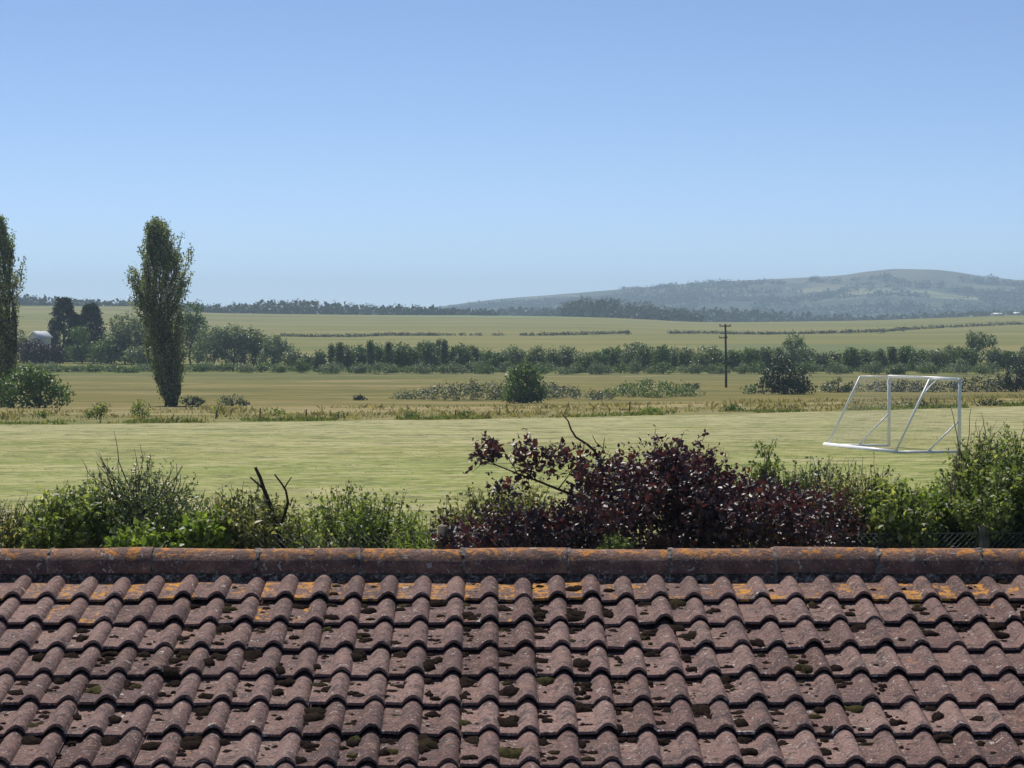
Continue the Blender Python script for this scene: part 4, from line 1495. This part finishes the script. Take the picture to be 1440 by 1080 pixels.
def side_net(T_, B_, R_, F_):
    n = 20
    for j in range(n + 1):
        f = j / n
        p0 = T_ * (1 - f) + F_ * f
        p1 = B_ * (1 - f) + R_ * f
        net.tube([p0, (p0 + p1) / 2, p1], 0.0022, 3)
    for i in range(11):
        f = i / 10
        net.tube([T_ * (1 - f) + B_ * f, (T_ * (1 - f) + B_ * f + F_ * (1 - f) + R_ * f) / 2, F_ * (1 - f) + R_ * f], 0.0022, 3)


side_net(TL, BL, RL, FL)
side_net(TR, BR, RR, FR)
net.build('net', M['net'], goal)

# ------------------------------------------------------------------ saplings and stakes along the field edge
SAP = [(60, 588, 'thin young sapling by the field edge below the edge shrub', 1, 9), (140, 590, 'bushy young sapling on a stake at the field edge, below the conifers', 3, 22),
       (198, 592, 'slim leafy sapling with a pale stake at the field edge, below the leaning poplar', 2, 28), (303, 589, 'bare thin sapling leaning at the field edge past the poplar', 0, 24)]
for i, (x, y, lab, leafy, hpx) in enumerate(SAP):
    rng = np.random.default_rng(700 + i)
    base = hit(x, y)
    m = base[1] / F
    root = empty('sapling', base, lab, 'sapling', 'saplings planted along the field edge')
    H = hpx * m
    tr = MB()
    P, R = limb(rng, base - [0, 0, .05], base + [rng.normal(0, .08) + (0.15 if leafy == 0 else 0), 0, H], 0.03, 0.008, 0.08, 7)
    tr.tube(P, R, 5)
    for k in range(6):
        s = P[rng.integers(2, 6)]
        Q, R2 = limb(rng, s, s + [rng.normal(0, .22), rng.normal(0, .2), rng.uniform(.1, .3)], 0.012, 0.004, 0.1, 4)
        tr.tube(Q, R2, 4)
    tr.build('trunk', M['twig'], root)
    b = MB()
    b.tube([base + [0.06, 0.05, -0.1], base + [0.06, 0.05, H * 0.55]], 0.028, 6)
    b.build('stake', M['post_wood'], root)
    bl = [(P[5][0], P[5][1], P[5][2] - 0.05, 0.22 + 0.06 * leafy, 0.25, H * 0.30), (P[3][0] - (0.3 if leafy == 3 else 0), P[3][1], P[3][2], 0.25 + 0.1 * leafy, 0.3, H * 0.22)]
    V, T, I = clumps(rng, bl, 60 + 170 * leafy, 6, 0.10, 0.09, lo=0.2)
    link_mesh('crown', V, [T], M['leaf_green'], root, tint=I)
for i, (x, y, h, lab) in enumerate([(365, 590, 16, 'weathered stake at the field edge beside a bright weed patch'), (430, 588, 12, 'weathered stake at the field edge, next one beyond the weed patch'),
                                    (640, 585, 9, 'short stake at the field edge between two clumps of weeds'), (712, 583, 15, 'thin stake standing below the lone round bush'),
                                    (885, 579, 14, 'dark thin stake below the broad bramble patch, poplar side'), (910, 580, 11, 'dark thin stake below the broad bramble patch, pole side')]):
    base = hit(x, y)
    m = base[1] / F
    b = MB()
    b.tube([base - [0, 0, .1], base + [0.02, 0, h * m * .5], base + [0.03, 0, h * m]], [0.035, 0.033, 0.028], 6)
    o = b.build('stake', M['pole_wood'], loc=base)
    tag(o, lab, 'stake', 'stakes along the field edge')
for i, (x, y, w, h, mat, lab) in enumerate([(392, 585, 22, 7, 'leaf_bright', 'bright green weed patch at the field edge beside a stake'), (480, 588, 12, 5, 'leaf_lone', 'dark green weed clump at the field edge, first after the bright weed patch'),
                                            (505, 563, 10, 3, 'leaf_dark', 'small dark clump out on the brown pasture'), (578, 588, 10, 5, 'leaf_lone', 'dark weed clump on the field edge opposite the long bramble patch'),
                                            (655, 586, 9, 4, 'leaf_lone', 'tiny weed clump at the field edge near the short stake'), (915, 580, 14, 4, 'leaf_bright', 'bright low weed tuft by the two dark stakes'),
                                            (1030, 578, 14, 4, 'leaf_lone', 'dark weed clump at the field edge in line with the pole'), (1290, 573, 40, 5, 'leaf_dark', 'long dark weed strip at the field edge seen through the goal'),
                                            (1395, 571, 26, 5, 'leaf_dark', 'dark weed strip at the field edge beyond the goal')]):
    px_tree('weed_clump', lab, 'weeds', 'weed clumps along the field edge', x, y, [(x - w * .4, y - h * .4, w * .5, h * .5), (x + w * .3, y - h * .35, w * .6, h * .45), (x, y - h * .5, w * .5, h * .5)],
            380, 3.2, mat, 730 + i, trunk=False, per=8)


# ------------------------------------------------------------------ rough grass (stuff)
def grass_blades(name, P, h, mat, seed, wr=0.12, lean=0.35, flat=0.0):
    rng = np.random.default_rng(seed)
    n = len(P)
    A = norm(np.array([0, 0, 1.0]) + rng.normal(size=(n, 3)) * lean)
    N = norm(rng.normal(size=(n, 3)) * [1, 1, 0.2] + np.array([0, 0, flat]))
    V, T = leaf_mesh(P, A, N, h, wr)
    I = np.clip(0.5 + 0.28 * vnoise(P[:, 0] / 3.0, P[:, 1] / 5.0, seed) + rng.normal(0, 0.17, n), 0, 1)
    o = link_mesh(name, V, [T], M[mat], tint=np.repeat(I, 4))
    o["kind"] = "stuff"
    return o


rng = np.random.default_rng(77)
n = 38000
Y0 = rng.random(n)
X = rng.uniform(-0.34, 0.34, n) * 120
Y = field_edge(X) + 75 * Y0 ** 1.4 + 0.1
keep = Y > field_edge(X)
X, Y = X[keep], Y[keep]
den = vnoise(X / 4, Y / 9, 51) + 0.6 * vnoise(X / 1.3, Y / 3, 52)
keep = den > 0.1
X, Y = X[keep], Y[keep]
o = grass_blades('dry_grass', np.stack([X, Y, terrain(X, Y) - 0.02], 1), rng.uniform(0.08, 0.30, len(X)) * (1 + 0.7 * (vnoise(X / 2.0, Y / 4.0, 60) > 0.4)), 'grass_dry', 53, 0.3, 0.9, 2.0)
n = 22000
X = rng.uniform(-0.34, 0.34, n) * 112
Y = field_edge(X) + np.abs(rng.normal(0, 2.2, n)) + 0.05
keep = vnoise(X / 2.2, Y / 3, 54) > 0.0
X, Y = X[keep], Y[keep]
grass_blades('green_grass', np.stack([X, Y, terrain(X, Y) - 0.02], 1), rng.uniform(0.08, 0.26, len(X)), 'grass_green', 55, 0.3, 0.7, 1.5)
# cut stubble on the playing field, in drifts along the mowing
n = 34000
d = 44 + 60 * rng.random(n) ** 0.8
X = rng.uniform(-0.27, 0.27, n) * d
Y = d
Xr, Yr = X + 0.13 * Y, Y - 0.13 * X
den = vnoise(Xr / 4.5, Yr / 1.7, 56) + 0.8 * vnoise(Xr / 0.9, Yr / 0.7 + 0.3 * Xr, 57)
keep = (den > 0.1) & (Y < field_edge(X) - 0.3)
X, Y = X[keep], Y[keep]
grass_blades('mown_grass', np.stack([X, Y, terrain(X, Y) - 0.01], 1), rng.uniform(0.02, 0.06, len(X)), 'grass_mown', 58, 0.5, 2.5, 3.0)

# ------------------------------------------------------------------ the near hedge
HD = 32.0          # distance of the boundary hedge
mpx = HD / F


def near_bush(name, label, cat, blobs_px, seed, n, per, size, mat, dd=0.0, slen=0.22, upward=0.7, twig='twig', stems=True, group=None, extra=None,
              wr=0.5, fill=0.35, fillmat=None, dead=(), big=(), spread=0.5):
    """blobs_px: (x, y, rx, ry, depth m). Leafy shoots on the skin, loose fill inside, a frame of stems down to the ground"""
    rng = np.random.default_rng(seed)
    d = HD + dd
    sh = (0.25 if name == 'purple_shrub' else 0.62) * slen / mpx
    bl = [pxblob(x, y + sh, rx, ry, d, dep, dd=rng.normal(0, 0.25)) for x, y, rx, ry, dep in blobs_px]
    B = np.asarray(bl)
    cx = B[:, 0].mean()
    base = np.array([cx, d, 0.0])
    root = empty(name, base, label, cat, group)
    if name != 'purple_shrub':
        n, per, fill, size = int(n * 1.3), int(per * 1.35), fill + 0.5, size * 1.15
        wr = max(wr, 0.58) if wr > 0.2 else wr
    V, T, I, st = shoots(rng, bl, base + [0, 0, 0.4], n, per, size, slen, upward=upward, wr=wr, zmin=0.15, leafspread=spread + 0.25)
    parts = [(V, T, I)]
    n = int(n * 1.0)
    nf = int(n * per * fill)
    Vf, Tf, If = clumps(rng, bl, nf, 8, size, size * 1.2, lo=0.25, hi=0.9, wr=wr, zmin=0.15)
    parts.append((Vf, Tf, If * 0.8))  # inner leaves tinted darker, shade inside the bush painted in
    V, T, I = join(parts)
    link_mesh('foliage', V, [T], M[mat], root, tint=I)
    tr = MB()
    for k in rng.permutation(len(st))[:min(len(st), 420)]:
        a, b_ = st[k]
        P, R = limb(rng, a, b_, 0.006, 0.0025, 0.05, 4)
        tr.tube(P, R, 4)
    nb = max(10, len(bl) * 7)
    for k in range(nb):
        b_ = B[rng.integers(len(B))]
        e = b_[:3] + norm(rng.normal(size=3) + [0, 0, 0.6]) * b_[3:6] * rng.uniform(0.6, 1.0)
        s = np.array([b_[0] * 0.7 + cx * 0.3 + rng.normal(0, 0.15), d + rng.normal(0, 0.25), -0.05])
        P, R = limb(rng, s, e, rng.uniform(0.014, 0.028), 0.005, 0.14, 8)
        tr.tube(P, R, 5)
    tr.build('stem', M[twig], root)
    if dead:
        tr = MB()
        for pts, r0, r1 in dead:
            Q = np.array([W(x, y, d - 0.15 + rng.normal(0, .1)) for x, y in pts])
            # resample with small kinks
            tt = np.linspace(0, len(Q) - 1, len(Q) * 3 - 2)
            Qs = np.stack([np.interp(tt, np.arange(len(Q)), Q[:, c]) for c in range(3)], 1)
            Qs[1:-1] += rng.normal(size=(len(Qs) - 2, 3)) * 0.008
            tr.tube(Qs, np.linspace(r0, r1, len(Qs)), 6)
        tr.build('bare_branch', M['twig_dark' if 'dark' in str(big) else 'twig'], root)
    return root


# bare twigs fanning up out of the twiggy bush
def fan(rng, x0, y0, n, x_lo, x_hi, y_lo, y_hi, r=0.006):
    out = []
    for k in range(n):
        xt, yt = rng.uniform(x_lo, x_hi), rng.uniform(y_lo, y_hi)
        xs_ = x0 + (xt - x0) * 0.35 + rng.normal(0, 14)
        mx_, my_ = (xs_ + xt) / 2 + rng.normal(0, 5), (y0 + yt) / 2
        out.append(([(xs_, y0), (mx_, my_), (xt, yt)], r * rng.uniform(.8, 1.5), r * 0.4))
    return out


fr = np.random.default_rng(5)
HG = 'shrubs of the hedge behind the roof'
near_bush('shrub', 'olive weedy shrub with dry stems at the photo edge behind the ridge', 'shrub', [(-20, 760, 45, 46, 0.8), (18, 768, 40, 44, 0.8), (-10, 840, 60, 70, 0.8)], 801, 380, 9, 0.055, 'leaf_olive', slen=0.35, group=HG,
          dead=fan(fr, 15, 760, 9, -10, 60, 690, 720))
near_bush('shrub', 'fresh green broad-leaved shrub beside the twiggy bush', 'shrub', [(85, 738, 40, 44, 0.8), (115, 720, 32, 36, 0.7), (60, 765, 40, 45, 0.8), (95, 830, 60, 70, 0.8)], 802, 420, 9, 0.075, 'leaf_green', group=HG, wr=0.65,
          dead=[([(30, 705), (48, 730), (80, 745), (120, 740)], 0.005, 0.009)])
near_bush('shrub', 'dark twiggy shrub bristling with bare grey shoots', 'shrub', [(195, 710, 52, 52, 0.9), (165, 728, 45, 50, 0.9), (238, 722, 42, 46, 0.9), (200, 765, 85, 50, 1.0), (200, 840, 95, 70, 0.9)], 803, 700, 9, 0.05, 'leaf_hedgerow', dd=0.3, slen=0.4, group=HG,
          dead=fan(fr, 195, 720, 34, 135, 262, 640, 690, 0.009) + [([(185, 690), (168, 650), (160, 605)], 0.010, 0.003), ([(178, 690), (155, 665), (135, 636)], 0.008, 0.003),
                                                                   ([(146, 700), (142, 670), (135, 648)], 0.007, 0.003), ([(160, 690), (128, 670), (115, 646)], 0.007, 0.003)])
near_bush('shrub', 'low bright yellow green shrub in front of the twiggy bush', 'shrub', [(288, 745, 24, 18, 0.5), (195, 765, 30, 16, 0.4), (270, 768, 40, 18, 0.5)], 804, 150, 9, 0.085, 'leaf_bright', dd=-0.9, group=HG, wr=0.75, stems=False)
near_bush('shrub', 'green shrub tangled with pale dead stems around the broken branch', 'shrub', [(345, 725, 42, 32, 0.8), (385, 742, 40, 34, 0.8), (310, 745, 38, 34, 0.8), (350, 785, 90, 50, 0.9), (350, 850, 90, 60, 0.9)], 805, 520, 9, 0.06, 'leaf_olive', group=HG,
          dead=[([(300, 742), (345, 762), (385, 772)], 0.008, 0.004), ([(345, 762), (350, 735), (352, 712)], 0.005, 0.003), ([(250, 715), (275, 745), (310, 768)], 0.007, 0.004)])
near_bush('shrub', 'upright leafy green shrub near the wooden post', 'shrub', [(495, 735, 48, 34, 0.8), (455, 748, 45, 32, 0.8), (540, 744, 44, 30, 0.8), (515, 722, 26, 24, 0.6), (490, 785, 110, 45, 0.9), (490, 850, 100, 60, 0.9)], 806, 760, 9, 0.058, 'leaf_green', slen=0.34, upward=1.1, group=HG,
          dead=fan(fr, 520, 730, 8, 470, 560, 683, 710, 0.004) + [([(570, 735), (590, 750), (604, 770)], 0.006, 0.004)])
near_bush('shrub', 'small yellow green grassy shrub at the foot of the wooden post', 'shrub', [(588, 762, 22, 18, 0.4), (575, 790, 30, 20, 0.5)], 807, 150, 10, 0.10, 'leaf_bright', dd=-0.5, wr=0.16, slen=0.3, upward=1.4, group=HG)
near_bush('shrub', 'green shrub growing through behind the purple arm', 'shrub', [(690, 722, 48, 34, 0.7), (655, 740, 36, 34, 0.7), (735, 715, 40, 30, 0.7), (690, 790, 80, 60, 0.8)], 808, 420, 9, 0.055, 'leaf_olive', dd=0.9, slen=0.3, group=HG)

near_bush('shrub', 'hedge shrub running on past the edge beyond the tall shrub', 'shrub', [(1540, 710, 60, 60, 0.9), (1640, 725, 70, 50, 0.9), (1730, 715, 60, 60, 0.9), (1620, 820, 160, 80, 0.9)], 840, 800, 9, 0.065, 'leaf_green', dd=0.4, slen=0.34, group=HG)
near_bush('shrub', 'hedge shrub running on past the edge beyond the olive weedy shrub', 'shrub', [(-110, 730, 60, 50, 0.9), (-210, 720, 60, 56, 0.9), (-300, 735, 60, 50, 0.9), (-200, 825, 160, 80, 0.9)], 841, 800, 9, 0.06, 'leaf_olive', dd=0.3, slen=0.34, group=HG)

# purple-leaved shrub
PB = [(725, 752, 55, 30, 0.8), (660, 763, 44, 22, 0.7), (805, 750, 54, 28, 1.0), (868, 702, 58, 50, 1.1), (932, 684, 56, 48, 1.1), (975, 685, 44, 44, 1.0), (1000, 715, 62, 46, 1.1),
      (1060, 725, 62, 38, 1.1), (1128, 735, 58, 38, 1.0), (1180, 752, 44, 34, 0.9), (900, 750, 150, 60, 1.2), (1050, 770, 140, 50, 1.1), (740, 790, 110, 60, 1.0), (920, 850, 220, 80, 1.2),
      (838, 672, 26, 20, 0.5), (955, 652, 26, 22, 0.5)]
plum = near_bush('purple_shrub', 'large purple-leaved shrub with glossy dark foliage behind the ridge', 'shrub', PB, 811, 3700, 9, 0.077, 'leaf_plum', dd=-0.2, slen=0.26, upward=0.5, twig='twig_dark', wr=0.62, group=HG, fill=0.3, spread=0.7)
# its long arm to the side and the bare dead twig above it
rng = np.random.default_rng(812)
arm = MB()
dA = HD - 0.3
for pts, r0, r1 in (([(812, 698), (785, 688), (755, 676), (728, 666), (700, 655), (672, 640)], 0.020, 0.005), ([(755, 676), (738, 655), (730, 636)], 0.008, 0.003),
                    ([(785, 688), (800, 668), (808, 650)], 0.010, 0.004), ([(700, 655), (680, 650), (664, 664)], 0.006, 0.003), ([(728, 666), (715, 645), (705, 632)], 0.007, 0.003)):
    arm.tube([W(x, y, dA + rng.normal(0, .03)) for x, y in pts], np.linspace(r0, r1, len(pts)), 6)
arm.build('side_branch', M['twig_dark'], plum, smooth=True)
bl = [pxblob(*q, dA, 0.25) for q in ((720, 641, 30, 14), (690, 640, 20, 12), (735, 634, 14, 12), (768, 658, 22, 20), (785, 645, 16, 14), (745, 655, 20, 14), (806, 652, 16, 14), (722, 690, 22, 10))]
V, T, I, st = shoots(rng, bl, W(760, 690, dA), 125, 8, 0.085, 0.16, upward=0.3, wr=0.62, leafspread=0.7)
V2, T2, I2, _ = shoots(rng, [pxblob(663, 663, 5, 4, dA, 0.05)], W(670, 655, dA), 2, 3, 0.07, 0.05)
V, T, I = join([(V, T, I), (V2, T2, I2)])
link_mesh('side_foliage', V, [T], M['leaf_plum'], plum, tint=I)
dead = MB()
for pts, r0, r1 in (([(842, 646), (836, 634), (826, 625), (810, 615), (803, 604), (799, 592), (791, 583)], 0.020, 0.007), ([(842, 646), (848, 632), (850, 616)], 0.010, 0.004), ([(847, 630), (838, 622), (833, 612)], 0.007, 0.004),
                    ([(860, 700), (850, 670), (842, 646)], 0.024, 0.02)):
    dead.tube([W(x, y, HD - 0.35 + rng.normal(0, .03)) for x, y in pts], np.linspace(r0, r1, len(pts)), 6)
dead.build('dead_twig', M['twig_dark'], plum, smooth=True)

near_bush('shrub', 'tall leafy spire of pale shoots rising just behind the purple shrub', 'shrub', [(1076, 645, 10, 30, 0.2), (1078, 660, 16, 22, 0.3), (1060, 672, 22, 18, 0.4), (1090, 760, 40, 90, 0.4)], 821, 75, 9, 0.055, 'leaf_green', dd=1.0, slen=0.2, upward=1.2, group=HG)
near_bush('shrub', 'loose thin green shrub between the leafy spire and the goal', 'shrub', [(1120, 680, 40, 18, 0.5), (1150, 672, 22, 14, 0.4), (1100, 690, 30, 20, 0.5), (1130, 760, 60, 70, 0.6)], 822, 190, 8, 0.055, 'leaf_hedgerow', dd=1.1, slen=0.3, group=HG)
near_bush('shrub', 'olive brown shrub with dry tips in front of the goal', 'shrub', [(1205, 700, 44, 36, 0.8), (1178, 712, 38, 36, 0.7), (1230, 725, 46, 44, 0.8), (1215, 800, 80, 80, 0.8)], 823, 560, 9, 0.052, 'leaf_olive', dd=0.4, slen=0.36, upward=1.0, group=HG,
          dead=fan(fr, 1205, 710, 12, 1160, 1260, 655, 690, 0.004))
near_bush('shrub', 'glossy green shrub above the wire fence by the purple shrub', 'shrub', [(1255, 715, 34, 34, 0.7), (1278, 735, 36, 26, 0.6), (1240, 745, 40, 30, 0.7), (1250, 790, 50, 50, 0.6)], 824, 420, 9, 0.072, 'leaf_green', dd=0.1, wr=0.65, group=HG)
near_bush('shrub', 'bright yellow green sprig in a gap of the hedge near the fence', 'shrub', [(1305, 705, 28, 10, 0.3), (1330, 700, 18, 9, 0.3)], 825, 70, 8, 0.075, 'leaf_bright', dd=0.2, wr=0.6, group=HG)
near_bush('shrub', 'low dark green shrub draped along the fence top', 'shrub', [(1320, 722, 42, 22, 0.6), (1350, 730, 44, 22, 0.6), (1310, 740, 36, 16, 0.5)], 826, 420, 9, 0.068, 'leaf_hedgerow', dd=0.5, wr=0.6, group=HG)
near_bush('tall_shrub', 'tallest green shrub with long upright shoots by the photo edge', 'shrub', [(1400, 668, 50, 50, 0.9), (1375, 695, 44, 46, 0.9), (1435, 680, 48, 60, 0.9), (1465, 700, 50, 80, 0.9), (1410, 728, 66, 34, 0.9), (1372, 655, 18, 22, 0.4), (1420, 800, 80, 80, 0.9)],
          827, 1100, 9, 0.062, 'leaf_green', dd=0.7, slen=0.36, upward=1.2, group=HG,
          dead=fan(fr, 1390, 660, 16, 1350, 1440, 585, 640, 0.005) + [([(1352, 650), (1347, 615), (1336, 568)], 0.009, 0.003), ([(1380, 650), (1386, 610), (1380, 580)], 0.008, 0.003),
                                                                      ([(1358, 660), (1362, 610), (1365, 575)], 0.007, 0.003), ([(1432, 640), (1440, 600), (1446, 578)], 0.008, 0.003)])
# leaves along the long upright shoots
near_bush('shrub', 'sparse leafy shoots standing in front of the goal post', 'shrub', [(1347, 640, 7, 40, 0.2), (1374, 640, 8, 30, 0.2), (1352, 670, 18, 20, 0.3), (1360, 770, 30, 80, 0.4)], 828, 60, 5, 0.05, 'leaf_olive', dd=0.3, slen=0.3, upward=1.6, group=HG)

near_bush('shrub', 'dark shaded ivy growth behind the chain-link fence', 'shrub', [(1300, 772, 50, 26, 0.5), (1370, 774, 60, 26, 0.5), (1430, 772, 50, 28, 0.5), (1360, 830, 120, 50, 0.5)], 829, 420, 9, 0.06, 'leaf_dark', dd=-0.1, slen=0.15, group=HG)  # added dark foliage, its colour stands in for the hedge's shaded interior

near_bush('shrub', 'small fresh green sprig poking out low through the purple shrub', 'shrub', [(866, 768, 15, 10, 0.2)], 831, 26, 8, 0.06, 'leaf_green', dd=-1.4, slen=0.1, group=HG)

# broken bare branch
rng = np.random.default_rng(830)
bb = W(395, 790, HD - 0.4)
root = empty('dead_branch', (bb[0], bb[1], 0), 'bare broken forked branch sticking up out of the hedge', 'branch')
b = MB()
for pts, r0, r1 in (([(402, 850), (396, 770), (389, 735), (380, 710), (371, 688), (366, 672), (359, 657)], 0.034, 0.020), ([(371, 688), (362, 680), (352, 671)], 0.016, 0.010),
                    ([(393, 745), (400, 725), (405, 706), (402, 690), (396, 680), (386, 667)], 0.020, 0.010), ([(404, 704), (408, 712), (411, 700)], 0.010, 0.006), ([(400, 686), (405, 678), (410, 671)], 0.010, 0.006)):
    b.tube([W(x, y, HD - 0.4) for x, y in pts], np.linspace(r0, r1, len(pts)), 7)
o = b.build('wood', M['twig_dark'], root, smooth=True)

# fence: posts and chain-link mesh
FD = HD - 0.75
fz = W(0, 749, FD)[2]
fence = empty('chain_link_fence', (W(1350, 800, FD)[0], FD, 0), 'dark chain-link fence on wooden posts under the hedge', 'fence')
for x in (622, 1383):
    p = W(x, 740, FD + 0.02)
    b = MB()
    b.box((p[0], p[1], p[2] / 2), (0.115, 0.10, p[2]), 0.2)
    b.add(np.array([[p[0] - .058, p[1] - .05, p[2] + .002], [p[0] + .058, p[1] - .05, p[2] + .002], [p[0] + .058, p[1] + .05, p[2] + .002], [p[0] - .058, p[1] + .05, p[2] + .002], [p[0], p[1], p[2] + .035]]),
          np.array([[0, 1, 4], [1, 2, 4], [2, 3, 4], [3, 0, 4]]))
    b.build('post', M['post_wood'], fence)
b = MB()
xa, xz = W(560, 760, FD)[0], W(1520, 760, FD)[0]
for k in range(int((xz - xa) / 0.07)):
    x0 = xa + k * 0.07
    for s in (1, -1):
        x1 = x0 + s * fz
        b.tube([(x0, FD - 0.06, 0.02), ((x0 + x1) / 2, FD - 0.06 + s * 0.003, fz / 2), (x1, FD - 0.06, fz)], 0.0036, 3)
b.build('mesh', M['wire'], fence)
b = MB()
for z in (0.1, fz * 0.5, fz):
    b.tube([(xa, FD - 0.055, z), ((xa + xz) / 2, FD - 0.055, z - 0.01), (xz, FD - 0.055, z)], 0.004, 5)
b.build('line_wire', M['wire'], fence)

# ------------------------------------------------------------------ the air
haze_m, ht = new_mat('haze')
hv = ht.nodes.new("ShaderNodeVolumePrincipled")
hv.inputs["Color"].default_value = (0.58, 0.77, 1.0, 1)
hv.inputs["Density"].default_value = 1.5e-4
hv.inputs["Anisotropy"].default_value = 0.2
ho = ht.nodes.new("ShaderNodeOutputMaterial")
ht.links.new(hv.outputs[0], ho.inputs["Volume"])
b = MB()
b.box((0, 4450, 57), (8400, 9300, 160))
o = b.build('haze', haze_m)
o["kind"] = "stuff"
